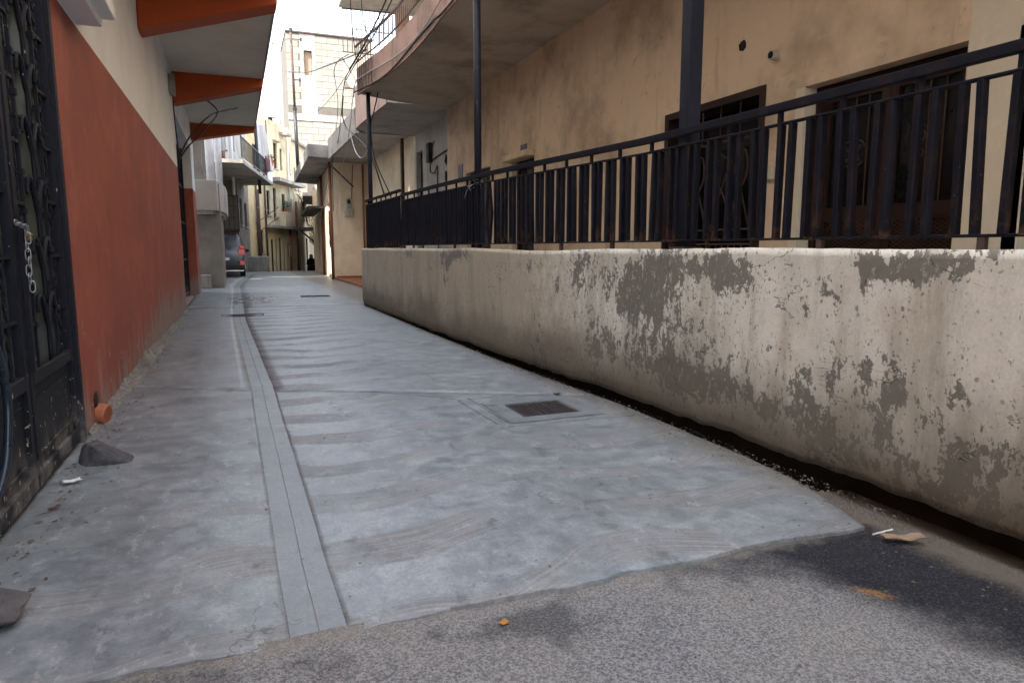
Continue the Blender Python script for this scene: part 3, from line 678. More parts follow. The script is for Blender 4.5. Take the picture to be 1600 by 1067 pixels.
# wire twisted round the middle post
yw = 8.08; xw = wallx(yw)+RAILX+.06; mb = MB(); pts = []
for i in range(70):
    a = i*.52; r = .055+.012*math.sin(i*1.3); pts.append((xw+r*math.cos(a), yw+r*math.sin(a), 1.98+.05*math.sin(i*.37)))
mb.tube(pts, .003, 5)
for a in (0.5, 2.2, 3.6, 4.3): mb.tube(spline([(xw-.05, yw, 1.98), (xw-.10-.04*a/4, yw+.06*math.cos(a), 1.94), (xw-.13, yw+.16*math.cos(a), 1.80+.04*a)], 5), .0028, 5)
tag(mb.build('tie_wire', 'wcable'), 'loose grey tie wire wound round the slim middle post', 'wire')

# ------------------------------------------------------------------ terrace house (right)
HX = 4.7; FZ = .78
house = thing('terrace_house', (HX, 8, 0), 'tan plastered house with brown doors behind the railed terrace', 'house')
fr = Fr((HX, 0), (0, -1))                   # u = -y
DOORS = [(1.75, 2.93, 2.60), (3.37, 4.82, 2.60), (5.33, 6.90, 2.69), (10.72, 11.72, 2.73), (12.85, 14.38, 2.80)]
MB().fwall(fr, -15.75, 8, -.3, SLAB_Z+6.2, [(-b, -a, FZ, z) for a, b, z in DOORS] + [(-4.3, -2.6, 5.6, 7.2), (-9.5, -7.5, 4.9, 7.2)], .42).build('wall', 'tan', house)
MB().box(HX+.42, HX+6, -8, 15.75, -.3, SLAB_Z+6.4).build('inner_mass', 'void', house)
MB().box(2.85, HX+.41, -5, 15.1, .55, FZ).build('terrace_floor', 'slab_c', house)
MB().box(HX+.001, HX+3, 15.75, 15.76, 0, 10).build('end_wall', 'tan', house)
def scroll(mb, fr, u, z, d, r, s=1, t=1):   # an S of two spirals in iron
    pts = []
    for i in range(15): a = i*.5; k = r*(1-.055*i); pts.append(fr.p(u+s*(k*math.cos(a)-r*.2), z+t*(r*1.05+k*math.sin(a)-0*r), d))
    mb.tube(pts, .006, 5); pts = []
    for i in range(15): a = i*.5; k = r*.8*(1-.055*i); pts.append(fr.p(u+s*(k*math.cos(a)-r*.2), z-t*(r*.85+k*math.sin(a)), d))
    mb.tube(pts, .006, 5)
def mesh_panel(fr, u0, u1, z0, z1, d, parent, step=.032):
    mb = MB(); W = u1-u0; Hh = z1-z0; k = -Hh*.55
    sl = .55
    for s in (1, -1):
        t = -Hh/sl
        while t < W:
            a0 = max(0, t); a1 = min(W, t+Hh/sl)
            if a1 > a0+.005:
                za, zb = (a0-t)*sl, (a1-t)*sl
                if s < 0: za, zb = Hh-za, Hh-zb
                mb.bar(fr.p(u0+a0, z0+za, d), fr.p(u0+a1, z0+zb, d), .0045, .0045)
            t += step*1.9
    return mb.build('mesh_panel', 'brown2', parent)
def metal_leaf(fr, u0, u1, z0, z1, d, parent, knob=None):
    """one leaf of the brown metal door: glazed bars and scrolls above, expanded mesh below"""
    mb = MB(); w = .075; zm = z0+(z1-z0)*.40
    mb.fbox(fr, u0, u0+w, z0, z1, d-.04, d); mb.fbox(fr, u1-w, u1, z0, z1, d-.04, d)
    for a, b in ((z0, z0+.10), (zm-.06, zm+.06), (z1-.08, z1)): mb.fbox(fr, u0+w, u1-w, a, b, d-.038, d-.002)
    leaf = mb.build('door_leaf', 'brown', parent)
    ORG[leaf.name] = ORG[parent.name]
    MB().fbox(fr, u0+w, u1-w, zm+.06, z1-.08, d-.034, d-.028).build('pane', 'glass', leaf)
    MB().fbox(fr, u0+w, u1-w, z0+.10, zm-.06, d-.036, d-.030).build('backing_sheet', 'brown', leaf)
    mesh_panel(fr, u0+w, u1-w, z0+.10, zm-.06, d-.008, leaf)
    mb = MB(); n = 4
    for i in range(1, n): u = u0+w+(u1-u0-2*w)*i/n; mb.tube([fr.p(u, zm+.06, d-.014), fr.p(u, z1-.08, d-.014)], .006, 5)
    for s in (-1, 1): scroll(mb, fr, (u0+u1)/2+s*.06, zm+(z1-zm)*.47, d-.006, .06, s)
    mb.build('iron_bars', 'brown2', leaf)
    if knob: blob('knob', 'brass', leaf, fr.p(knob, z0+.82*(z1-z0)/2, d+.02), (.022, .022, .022), 0, sub=2)
def door_open(fr, u0, u1, z0, z1, mat='cream_jamb', th=.2, name='door_frame', parent=house, d=.004, w=.06):
    mb = MB()
    mb.fbox(fr, u0, u0+w, z0, z1, d-th, d); mb.fbox(fr, u1-w, u1, z0, z1, d-th, d); mb.fbox(fr, u0+w, u1-w, z1-w, z1, d-th, d)
    return mb.build(name, mat, parent, bevel=.003)
# door with mesh and scrolls
for (a, b, z) in (DOORS[1], DOORS[0]):
    fm = door_open(fr, -b+.004, -a-.004, FZ, z-.004, 'brown', .09, d=-.13); ORG[fm.name] = ORG[house.name]
    um = -(a+b)/2
    metal_leaf(fr, -b+.066, um-.003, FZ+.02, z-.07, -.17, fm); metal_leaf(fr, um+.003, -a-.066, FZ+.02, z-.07, -.17, fm, knob=um+.05)
    jb = MB(); jb.fbox(fr, -b-.10, -b+.003, FZ, z-.002, .0005, .004); jb.fbox(fr, -b+.0005, -b+.003, FZ, z-.002, -.126, .0005); jb.build('jamb_paint', 'cream_jamb', house)
MB().fbox(fr, -3.36, -2.94, FZ, 3.2, -.001, .004).build('painted_pier', 'cream_jamb', house)
# barred door beside the thick post
a, b, z = DOORS[2]
fm = door_open(fr, -b-.03, -a+.03, FZ, z+.03, 'brown', .30, d=.015, w=.075); ORG[fm.name] = ORG[house.name]
MB().fbox(fr, -b+.05, -a-.05, FZ, z-.05, -.30, -.26).build('pane', 'glass', fm)
mb = MB(); u0, u1 = -b+.05, -a-.05
for i in range(1, 5): u = u0+(u1-u0)*i/5; mb.tube([fr.p(u, z-.42, -.02), fr.p(u, z-.05, -.02)], .008, 6)
for zz in (FZ+.15, FZ+.45, FZ+.60, z-.42): mb.fbox(fr, u0, u1, zz, zz+.022, -.03, -.012)
for i in range(3): u = u0+(u1-u0)*(i/2*.94+.03); mb.fbox(fr, u-.014, u+.014, FZ, z-.42, -.032, -.008)
for c in (.27, .73):
    uc = u0+(u1-u0)*c; wd = (u1-u0)*.2
    for s in (-1, 1):
        mb.tube(spline([fr.p(uc+s*wd*.1, FZ+.62, -.02), fr.p(uc+s*wd*.25, FZ+.9, -.02), fr.p(uc+s*wd*.8, FZ+1.15, -.02), fr.p(uc+s*wd*.7, FZ+1.38, -.02), fr.p(uc+s*wd*.3, FZ+1.34, -.02)], 6), .009, 6)
        mb.tube(spline([fr.p(uc+s*wd, FZ+.62, -.02), fr.p(uc+s*wd*.6, FZ+.95, -.02), fr.p(uc+s*wd*.05, FZ+1.3, -.02), fr.p(uc, FZ+1.48, -.02)], 6), .009, 6)
    for i in range(6): mb.tube([fr.p(uc-wd+wd*2*i/6, FZ+.17, -.02), fr.p(uc-wd+wd*2*i/6, FZ+.45, -.02)], .007, 6)
mb.build('iron_grille', 'brown2', fm, smooth=True)
# two plain doors further along
for a, b, z in DOORS[3:]:
    fm = door_open(fr, -b, -a, FZ, z-.003, 'brown', .12, d=-.10); ORG[fm.name] = ORG[house.name]
    n = 3; u0, u1 = -b+.06, -a-.06
    MB().fbox(fr, u0, u1, FZ+.02, z-.07, -.20, -.16).build('door_leaf', 'brown', fm)
    mb = MB()
    for i in range(n):
        for zz0, zz1 in ((FZ+.12, FZ+.8), (FZ+.9, z-.16)): mb.fbox(fr, u0+(u1-u0)*(i+.12)/n, u0+(u1-u0)*(i+.88)/n, zz0, zz1, -.16, -.145)
    mb.build('door_panel', 'darkwood', fm, bevel=.004)
a, b, z = DOORS[3]
MB().fbox(fr, -b-.12, -a+.02, z, z+.10, 0, .16).build('lintel', 'tan', house, bevel=.01)
# pipe stub, hole, bell box, plates
mb = MB(); c = fr.p(-5.19, 2.95); mb.tube([c + fr.n*-.05, c + fr.n*.07], .042, 14); o = mb.build('pipe_stub', 'bell', house, smooth=False)
MB().tube([c + fr.n*.068, c + fr.n*.0725], .032, 14).build('pipe_bore', 'void', house)
blob('wall_hole', 'void', house, fr.p(-5.66, 3.16, -.008), (.02, .055, .06), .25, seed=2)
MB().fbox(fr, -5.225, -5.135, 1.83, 1.96, 0, .05).build('bell_box', 'bell', house, bevel=.01)
MB().fbox(fr, -5.26, -5.235, 1.86, 1.95, .0, .03).build('bell_button', 'bell', house, bevel=.005)
MB().fbox(fr, -11.30, -11.02, 2.80, 2.97, .001, .012).build('number_plate', 'plate_blue', house, bevel=.003)
MB().fbox(fr, -14.92, -14.60, 2.66, 3.02, .001, .012).build('wall_plate', 'plate_grey', house, bevel=.003)
# balcony slab over the terrace, its stained edge and bars
OUT = [(2.86, -5.0), (2.84, 4), (2.82, 9.2), (2.84, 10.0), (2.86, 11.0), (2.83, 12.2), (2.74, 13.3), (2.62, 14.2), (2.54, 14.9)]
OUTs = [(p.x, p.y) for p in spline([(x, y, 0) for x, y in OUT], 5)]
poly = OUTs + [(3.3, 15.3), (HX-.001, 15.74), (HX-.001, -5)]
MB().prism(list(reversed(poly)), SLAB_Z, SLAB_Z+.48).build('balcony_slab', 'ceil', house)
mb = MB()
for (x0, y0), (x1, y1) in zip(OUTs, OUTs[1:]):
    for dx, s in ((-.03, 0),):
        mb.add([(x0-.03, y0, SLAB_Z-.03), (x1-.03, y1, SLAB_Z-.03), (x1-.03, y1, SLAB_Z+.50), (x0-.03, y0, SLAB_Z+.50),
                (x0-.002, y0, SLAB_Z-.03), (x1-.002, y1, SLAB_Z-.03), (x1-.002, y1, SLAB_Z+.50), (x0-.002, y0, SLAB_Z+.50)], [(0,1,2,3),(4,7,6,5),(0,4,5,1),(3,2,6,7)])
mb.build('fascia', 'pink', house)
mb = MB(); mb.box(2.45, 3.6, 15.14, 15.16, SLAB_Z, SLAB_Z+.01)
brail = MB()
for (x0, y0), (x1, y1) in zip(OUTs, OUTs[1:]):
    brail.bar((x0-.05, y0, SLAB_Z+.92), (x1-.05, y1, SLAB_Z+.92), .035, .03); brail.bar((x0-.05, y0, SLAB_Z+.60), (x1-.05, y1, SLAB_Z+.60), .03, .012)
brail = brail.build('balcony_railing', 'rustpole', house); ORG[brail.name] = ORG[house.name]
def unit_box(name, mat, sx, sy, sz, bevel=0):
    bm = bmesh.new(); bmesh.ops.create_cube(bm, size=1)
    for v in bm.verts: v.co = (v.co.x*sx, v.co.y*sy, v.co.z*sz)
    if bevel: bmesh.ops.bevel(bm, geom=bm.edges[:], offset=bevel, segments=1, affect='EDGES')
    me = bpy.data.meshes.new(name); bm.to_mesh(me); bm.free(); me.materials.append(M[mat]); return me
def inst(me, name, parent, loc, scale=(1, 1, 1), rot=(0, 0, 0)):
    c = bpy.data.objects.new(name, me); COL.objects.link(c); c.scale = scale; c.rotation_euler = rot
    if parent: c.parent = parent; c.location = Vector(loc) - ORG[parent.name]
    else: c.location = loc
    return c
thin = unit_box('bar', 'rustpole', .014, .014, 1)
for (x0, y0), (x1, y1) in zip(OUTs, OUTs[1:]):
    d = math.hypot(x1-x0, y1-y0); n = max(1, round(d/.13))
    for i in range(n):
        x = x0+(x1-x0)*i/n-.05; y = y0+(y1-y0)*i/n
        if y < 7: continue
        zb = SLAB_Z+.60 if y < 13.8 else SLAB_Z+.02
        inst(thin, 'bar', brail, (x, y, (zb+SLAB_Z+.92)/2), (1, 1, SLAB_Z+.92-zb))

# ------------------------------------------------------------------ neighbour house with round-ended balcony (right, beyond the terrace)
nb_h = thing('balcony_house', (5, 18, 0), 'grey-walled house with solid pink rounded balcony past the terrace', 'house')
BX = 4.95; frB = Fr((BX, 0), (0, -1))
MB().fwall(frB, -19.9, -15.78, -.3, 11.0, [(-19.7, -19.0, .3, 3.9)], .3).build('wall', 'lgrey_pl', nb_h)
MB().box(BX+.31, BX+5, 15.8, 19.9, -.3, 11).build('inner_mass', 'void', nb_h)
MB().fbox(frB, -19.68, -19.02, .3, 3.88, -.2, -.12).build('door_leaf', 'brown', nb_h)
MB().box(4.52, 4.60, 19.75, 19.9, .3, 4.3).build('brown_pipe_post', 'brown2', nb_h)
cor = [(3.28, 15.6), (3.22, 17), (3.17, 18.4)] + [(3.17+.55*(1-math.cos(a)), 19.0+.75*math.sin(a)) for a in [R(x) for x in (0, 15, 30, 45, 60, 75, 90)]] + [(BX, 19.78)]
MB().prism(list(reversed(cor + [(BX, 15.6)])), 4.40, 4.62).build('balcony_slab', 'lgrey_pl', nb_h)
mb = MB()
for (x0, y0), (x1, y1) in zip(cor, cor[1:]):
    a = Vector((x1-x0, y1-y0, 0)).normalized(); nn = Vector((-a.y, a.x, 0))*.12
    q = [(x0-nn.x*.2, y0-nn.y*.2), (x1-nn.x*.2, y1-nn.y*.2), (x1-nn.x, y1-nn.y), (x0-nn.x, y0-nn.y)]
    q = [(x0, y0), (x1, y1)]
    mb.add([(x0-.02, y0+.0, 4.38), (x1-.02, y1, 4.38), (x1-.02, y1, 5.42), (x0-.02, y0, 5.42), (x0+.12, y0-.1*(y0 > 19), 4.625), (x1+.12, y1-.1*(y1 > 19), 4.625), (x1+.12, y1-.1*(y1 > 19), 5.42), (x0+.12, y0-.1*(y0 > 19), 5.42)],
           [(0,1,2,3),(4,7,6,5),(3,2,6,7)])
mb.build('balcony_parapet', 'pink2', nb_h)
MB().box(3.0, 4.95, 19.7, 19.9, 5.55, 6.45).build('upper_parapet', 'lgrey_pl', nb_h)
MB().box(2.92, BX+.3, 16.5, 20.0, 7.70, 8.0).build('upper_slab', 'slab_c', nb_h)
MB().box(4.42, 4.75, 19.4, 19.75, 6.46, 7.7).build('upper_pier', 'pink', nb_h)
gril = MB(); gril.bar((2.98, 19.8, 7.62), (4.5, 19.8, 7.66), .035, .035); gril.bar((2.98, 19.8, 6.50), (4.5, 19.8, 6.50), .03, .03); gril.bar((3.25, 19.8, 7.12), (4.4, 19.8, 7.1), .02, .02)
gril = gril.build('balcony_grille', 'rustpole', nb_h); ORG[gril.name] = ORG[nb_h.name]
for i in range(13): inst(thin, 'bar', gril, (2.99+.125*i, 19.8, 7.06), (1.5, 1.5, 1.12))
# electric box with conduits on the neighbour's wall
eb = thing('meter_box', (BX, 18.1, 3.6), 'small dark electric box with drooping conduits under the neighbour balcony', 'electric box')
MB().fbox(frB, -18.2, -17.95, 3.45, 3.95, .01, .12).build('case', 'blackmetal', eb, bevel=.01)
mb = MB(); P = frB.p
mb.tube([P(-17.95, 3.5, .03), P(-15.85, 3.62, .03)], .018, 6); mb.tube(spline([P(-18.08, 3.45, .04), P(-18.0, 3.2, .05), P(-17.6, 3.15, .05), P(-17.45, 3.3, .03), P(-17.42, 3.0, .03), P(-17.42, 1.0, .03)], 6), .016, 6)
mb.tube(spline([P(-17.98, 3.7, .06), P(-17.8, 3.72, .08), P(-17.6, 3.95, .05)], 5), .012, 5)
mb.build('conduit', 'rustpole', eb)
for zz in (3.38, 2.95): blob('wall_hole', 'void', eb, P(-16.72, zz, -.02), (.05, .10, .17), .3, seed=int(zz*10))

# ------------------------------------------------------------------ single-storey house with projecting slab (right, further)
eh = thing('single_storey_house', (3.55, 27.4, 0), 'beige single-storey house with thick projecting roof slab and rust-red pipes', 'house')
frE = Fr((3.55, 27.4), (1, 0)); dS = Vector((.75, 14.6, 0)).normalized()
frS = Fr((3.55 + dS.x*14.6, 27.4 + dS.y*14.6), (-dS.x, -dS.y)); LS = 14.6     # u runs back towards the corner
su = lambda s: LS - s                        # s = metres from the near corner
MB().fwall(frE, .0, 3.2, -.3, 4.45, [], .3).build('front_wall', 'beige_pl', eh)
ops = [(su(3.0), su(1.2), .12, 3.05), (su(7.4), su(6.0), .0, 2.5), (su(10.2), su(9.0), .0, 2.6)]
MB().fwall(frS, 0, LS-.0, -1.0, 4.45, ops, .3).build('side_wall', 'beige_pl', eh)
MB().box(4.98, 5.3, 19.95, 27.38, -.3, 4.5).build('recess_wall', 'beige_pl', eh)
MB().prism([(4.0, 27.75), (7, 27.75), (7.6, 42), (4.7, 42)], -1, 4.4).build('inner_mass', 'void', eh)
MB().prism([(3.55, 27.38), (6.8, 27.38), (6.8, 42), (4.3, 42)], 4.451, 4.6).build('roof', 'slab_c', eh)
sp = MB().prism([(2.58, 26.1), (3.39, 26.3), (5.6, 26.35), (5.6, 27.39), (3.52, 27.39), (4.05, 37.2), (2.92, 36.6)], 4.46, 4.92).build('roof_slab', 'slab_c', eh, bevel=.02)
MB().prism([(3.40, 20.1), (5.2, 20.1), (5.2, 26.29), (3.40, 26.29)], 4.50, 4.94).build('link_slab', 'lgrey_pl', eh)
MB().prism([(3.30, 20.1), (3.399, 20.1), (3.399, 26.2), (3.30, 26.2)], 4.42, 5.12).build('slab_edge', 'slab_c', eh)
MB().box(3.56, 5.2, 21.0, 27.38, -.2, .055).build('red_step', 'rustpipe', eh)
for i, (s, mat) in enumerate(((.02, 'rustpipe'), (5.3, 'rustpipe'))):
    p = frS.p(su(s), 0, .07); MB().tube([p + Vector((0,0,-.05)), p + Vector((0,0,4.45))], .055, 10).build('drain_pipe', mat, eh, smooth=True)
MB().tube([(4.72, 27.33, .05), (4.72, 27.33, 4.4)], .04, 8).build('corner_pipe', 'rustpipe', eh, smooth=True)
MB().bar((3.6, 27.3, 4.25), (4.35, 27.32, 3.55), .05, .05).build('brace', 'rustpole', eh)
MB().box(3.6, 5.0, 27.33, 27.398, .055, .13).build('skirting', 'rustpipe', eh)
mbx = MB().fbox(frE, .50, .70, 2.75, 3.12, .005, .14).build('meter_case', 'slab_c', eh, bevel=.01); ORG[mbx.name] = ORG[eh.name]
MB().fbox(frE, .54, .66, 2.90, 3.06, .141, .146).build('meter_window', 'glass', mbx)
MB().fbox(frE, .42, .78, 2.42, 2.66, .005, .10).build('meter_case', 'slab_c', eh, bevel=.01)
MB().tube([frE.p(.72, 3.1, .05), frE.p(.80, 4.4, .04)], .015, 6).build('conduit', 'rustpole', eh)
# sunlit white door with an iron grille, then two dark doors
d = MB().fbox(frS, su(2.98), su(1.22), .13, 3.03, -.14, -.06).build('door_leaf', 'colwhite', eh); ORG[d.name] = ORG[eh.name]
g_ = MB()
for i in range(7): g_.fbox(frS, su(2.75)+.17*i, su(2.75)+.17*i+.03, 1.25, 2.75, -.05, -.03)
for zz in (1.25, 1.6, 2.0, 2.4, 2.72): g_.fbox(frS, su(2.78), su(1.7), zz, zz+.035, -.052, -.028)
for zz in (1.45, 1.85, 2.25): g_.tube(arc(frS.p(su(2.25), zz, -.02), frS.u, (0,0,1), .22, .14, 0, 6.28, 16), .02, 5)
g_.build('iron_grille', 'blackmetal', d)
MB().fbox(frS, su(2.8), su(1.75), 1.22, 2.78, -.058, -.054).build('pane', 'glass', d)
for s0, s1, z1 in ((6.0, 7.4, 2.5), (9.0, 10.2, 2.6)): MB().fbox(frS, su(s1)+.01, su(s0)-.01, -.3, z1-.02, -.18, -.1).build('door_leaf', 'greywood', eh)
MB().fbox(frS, su(13), su(4.3), 2.95, 3.05, .05, .75).build('rear_awning', 'blackmetal', eh)

# dark corner house beyond it with a low canopy
fh = thing('corner_house', (4.45, 43, 0), 'dark corner house with a black canopy at the bend of the lane', 'house')
frF = Fr((5.1, 50), (-.75, -8)); 
MB().fwall(frF, 0, 7.9, -2, 4.2, [(1.5, 2.8, -.8, 1.4), (4.6, 5.8, -.6, 1.6)], .3).build('wall', 'grey_pl', fh)
MB().fbox(frF, 0, 7.9, -2, 4.1, -3, -.31).build('inner_mass', 'void', fh)
MB().fbox(frF, -.2, 8.2, 4.21, 4.4, -3, .6).build('roof_slab', 'slab_c', fh)
MB().fbox(frF, 3.0, 7.8, 2.3, 2.42, .002, .9).build('canopy', 'blackmetal', fh)
for u in (3.2, 5.4, 7.6): MB().bar(frF.p(u, 1.6, .03), frF.p(u, 2.29, .8), .05).build('canopy_bracket', 'blackmetal', fh)
for a, b, z0, z1 in ((1.52, 2.78, -.8, 1.38), (4.62, 5.78, -.6, 1.58)): MB().fbox(frF, a, b, z0, z1, -.2, -.12).build('door_leaf', 'darkwood', fh)

# ------------------------------------------------------------------ red and white house with gate and cantilever canopy (left)
LX = -.95
rh = thing('red_white_house', (LX, 10, 0), 'house painted brick red below and off-white above with orange canopy beams', 'house')
frL = Fr((LX, 0), (0, 1)); GY0, GY1, GZ = 2.75, 4.90, 3.05; PZ = 2.72
g2 = (14.75, 19.7, 0, 3.75)
MB().fwall(frL, -14, 21.0, PZ, 11.6, [(5.05, 5.7, 2.86, 4.2), (g2[0], g2[1], PZ-.1, g2[3]), (GY0, GY1, PZ-.1, GZ)], .35).build('upper_wall', 'white_wall', rh)
MB().fwall(frL, -14, 21.0, -.3, PZ, [(GY0, GY1, -.02, PZ+.1), (g2[0], g2[1], -.02, PZ+.1)], .345).build('lower_wall', 'red', rh)
MB().box(-8, LX-.36, -14, 21.0, 4.6, 11.8).build('unseen_upper_mass', 'void', rh)
MB().box(-8, -3.0, -14, 21.0, -.3, 4.59).build('inner_mass', 'void', rh)
MB().box(-3.0, LX-.36, 20.6, 20.99, -.3, 4.59).build('far_end_wall', 'white_wall', rh)
MB().box(-3.0, LX-.36, GY0-.3, GY0-.1, -.3, 4.59).build('hall_wall', 'grey_pl', rh)
MB().box(-3.0, LX-.36, GY1+.1, GY1+.3, -.3, 4.59).build('hall_wall', 'grey_pl', rh)
wd = MB().fbox(frL, 5.05, 5.7, 2.88, 4.2, -.2, -.16).build('window', 'glass', rh)
# moulded sill above the red paint
mb = MB(); mb.fbox(frL, 4.95, 5.80, 2.80, 2.90, -.1, .24); mb.fbox(frL, 4.99, 5.76, 2.735, 2.80, .001, .16); mb.build('window_sill', 'white_wall', rh, bevel=.006)
# canopy
CT, CE = 4.45, .64
MB().box(LX+.002, CE, 4.2, 21.0, CT, CT+.16).build('canopy_slab', 'ceil_left', rh)
for y, zr, zt in ((4.6, 3.80, 4.26), (9.78, 3.78, 4.26), (14.80, 3.88, 4.30), (20.45, 4.02, 4.34)):
    mb = MB(); w = .19
    mb.add([(LX+.003, y-w, zr), (CE+.004, y-w, zt), (CE+.004, y-w, CT-.002), (LX+.003, y-w, CT-.002), (LX+.003, y+w, zr), (CE+.004, y+w, zt), (CE+.004, y+w, CT-.002), (LX+.003, y+w, CT-.002)], MB.BF)
    mb.build('canopy_beam', 'orange', rh, bevel=.008)
MB().box(CE, CE+.03, 4.2, 21.0, CT-.02, CT+.18).build('canopy_edge', 'slab_c', rh)
# second iron gate, deep in the wall
gg = MB(); gg.fbox(frL, 14.8, 14.88, 0, 3.7, -.28, -.2); gg.fbox(frL, 19.6, 19.68, 0, 3.7, -.28, -.2); gg.fbox(frL, 17.2, 17.26, 0, 3.7, -.28, -.2)
for zz in (.05, .9, 1.8, 2.7, 3.6): gg.fbox(frL, 14.88, 19.6, zz, zz+.05, -.27, -.22)
side_gate = gg.build('side_gate', 'gate', rh); ORG[side_gate.name] = ORG[rh.name]
bm_ = unit_box('bar', 'gate', .018, .018, 1)
for i in range(28): inst(bm_, 'bar', side_gate, frL.p(15.0+.165*i, 1.85, -.245), (1, 1, 3.6))
MB().fbox(frL, 14.76, 19.7, 0, 3.74, -.34, -.30).build('gate_backing', 'greenpane', side_gate)
# crumbled mortar along the foot of the red wall
mb = MB(); rows = []
for i in range(900):
    y = 5.02 + 9.6*i/899; k = lerp(y, [(5, .25), (6, .65), (7.5, 1.1), (9, .95), (12, .6), (14.6, .5)])
    w = .085*k*(1+.5*mnoise.noise((y*4, 1, 1))+.25*mnoise.noise((y*15, 1, 1))); hh = .10*k*max(.05, .9+.7*mnoise.noise((y*4, 4, 1))+.35*mnoise.noise((y*13, 4, 1)))
    rows.append([(LX+.003+w*(jj/7)+.010*mnoise.noise((y*22, jj*.8, 3)), y, max(.0005, hh*(1-jj/7)**1.4 + .020*mnoise.noise((y*20, jj*.9, 9))*(1-jj/7))) for jj in range(8)])
for a, b in zip(rows, rows[1:]):
    for jj in range(7): mb.add([a[jj], b[jj], b[jj+1], a[jj+1]], [(0,1,2,3)])
mb.build('crumbled_foot', 'foot', rh)
# cable box by the canopy
cb = thing('junction_box', (LX, 13.9, 4.0), 'small grey junction box on the white wall under the orange beam', 'electric box')
MB().fbox(frL, 13.75, 14.0, 3.88, 4.22, .004, .10).build('case', 'slab_c', cb, bevel=.01)
mb = MB(); mb.tube(spline([frL.p(13.9, 3.88, .05), frL.p(14.1, 3.4, .05), frL.p(14.55, 3.0, .05), frL.p(14.6, 2.7, .05)], 6), .012, 6); mb.build('cable_tail', 'cable', cb)

# ---------------- front gate
gate = thing('iron_gate', (LX, 3.85, 0), 'black wrought-iron double gate with chipped paint and leaf scrolls', 'gate')
def leafscroll(mb, u, z, s, d, h=.34, w=.085):
    mb.tube([q for q in spline([frL.p(u, z, d), frL.p(u+s*.008, z+h*.45, d), frL.p(u+s*w*.5, z+h*.85, d), frL.p(u+s*w*.95, z+h*.92, d), frL.p(u+s*w*1.12, z+h*.70, d)], 5)], [.011]*6+[.014]*8+[.010]*7, 6)
GT = GZ-.06
fr_ = MB(); fr_.fbox(frL, GY1-.075, GY1-.005, .0, GT, -.07, .02); fr_.fbox(frL, GY0, GY0+.07, .0, GT, -.07, .02); fr_.fbox(frL, GY0+.07, GY1-.075, GT-.07, GT, -.07, .02)
fr_.build('gate_frame', 'gate', gate, bevel=.005)
for (a, b, inner) in ((3.875, 4.815, 'L'), (2.83, 3.845, 'R')):
    mb = MB()
    for (u0, u1, z0, z1) in ((a, a+.06, .03, GT-.08), (b-.05, b, .03, GT-.08), (a+.06, b-.05, .03, .11), (a+.06, b-.05, .53, .60), (a+.06, b-.05, GT-.15, GT-.08)): mb.fbox(frL, u0, u1, z0, z1, -.05, 0)
    leaf = mb.build('gate_leaf', 'gate', gate, bevel=.004); ORG[leaf.name] = ORG[gate.name]
    MB().fbox(frL, a+.055, b-.045, .10, .54, -.03, -.022).build('kick_plate', 'gate', leaf)
    mb = MB(); mb.fbox(frL, a+.12, b-.11, .17, .18, -.022, -.012); mb.fbox(frL, a+.12, b-.11, .455, .465, -.022, -.012); mb.build('plate_moulding', 'gate', leaf)
    MB().fbox(frL, a+.05, b-.04, .59, GT-.1, -.046, -.040).build('obscured_pane', 'greenpane', leaf)
    W = b-a
    vb = [a+.06+W*k for k in (.09, .19, .66, .76)]
    for k, u in enumerate(vb):
        mb = MB()
        if k in (0, 3):                      # twisted bar
            n = 60; z0, z1 = .60, GT-.15
            for i in range(n):
                q = []
                for zz, ph in ((z0+(z1-z0)*i/n, i*.7), (z0+(z1-z0)*(i+1)/n, (i+1)*.7)):
                    q += [frL.p(u+.010*math.cos(ph+m*math.pi/2), zz, -.02+.010*math.sin(ph+m*math.pi/2)) for m in range(4)]
                mb.add(q, [(m, (m+1) % 4, 4+(m+1) % 4, 4+m) for m in range(4)])
        else:
            mb.fbox(frL, u-.009, u+.009, .60, GT-.15, -.029, -.011)
            z = .8
            while z < GT-.2: mb.fbox(frL, u-.016, u+.016, z, z+.03, -.036, -.004); z += .19
        mb.build('upright', 'gate', leaf)
    z = .88
    while z < GT-.25:
        MB().fbox(frL, a+.06, vb[1]+.02, z-.07, z-.052, -.028, -.012).build('rung', 'gate', leaf)
        MB().fbox(frL, vb[1]-.02, vb[2]+.02, z+.06, z+.075, -.028, -.012).build('rung', 'gate', leaf)
        MB().fbox(frL, vb[2], b-.05, z-.03, z-.012, -.028, -.012).build('rung', 'gate', leaf); z += .30
    z = .62; uc = (vb[1]+vb[2])/2; w = (vb[2]-vb[1])/2-.03
    while z < GT-.45:
        mb = MB()
        for s in (-1, 1): leafscroll(mb, uc, z, s, -.008, .36, w*.80)
        mb.tube([frL.p(uc, z-.02, -.012), frL.p(uc, z+.30, -.012)], .008, 6); mb.build('leaf_scroll', 'gate', leaf, smooth=True); z += .30
    MB().fbox(frL, a+.012, a+.048, .60, 1.35, .001, .02).build('lock_strip', 'gate', leaf)
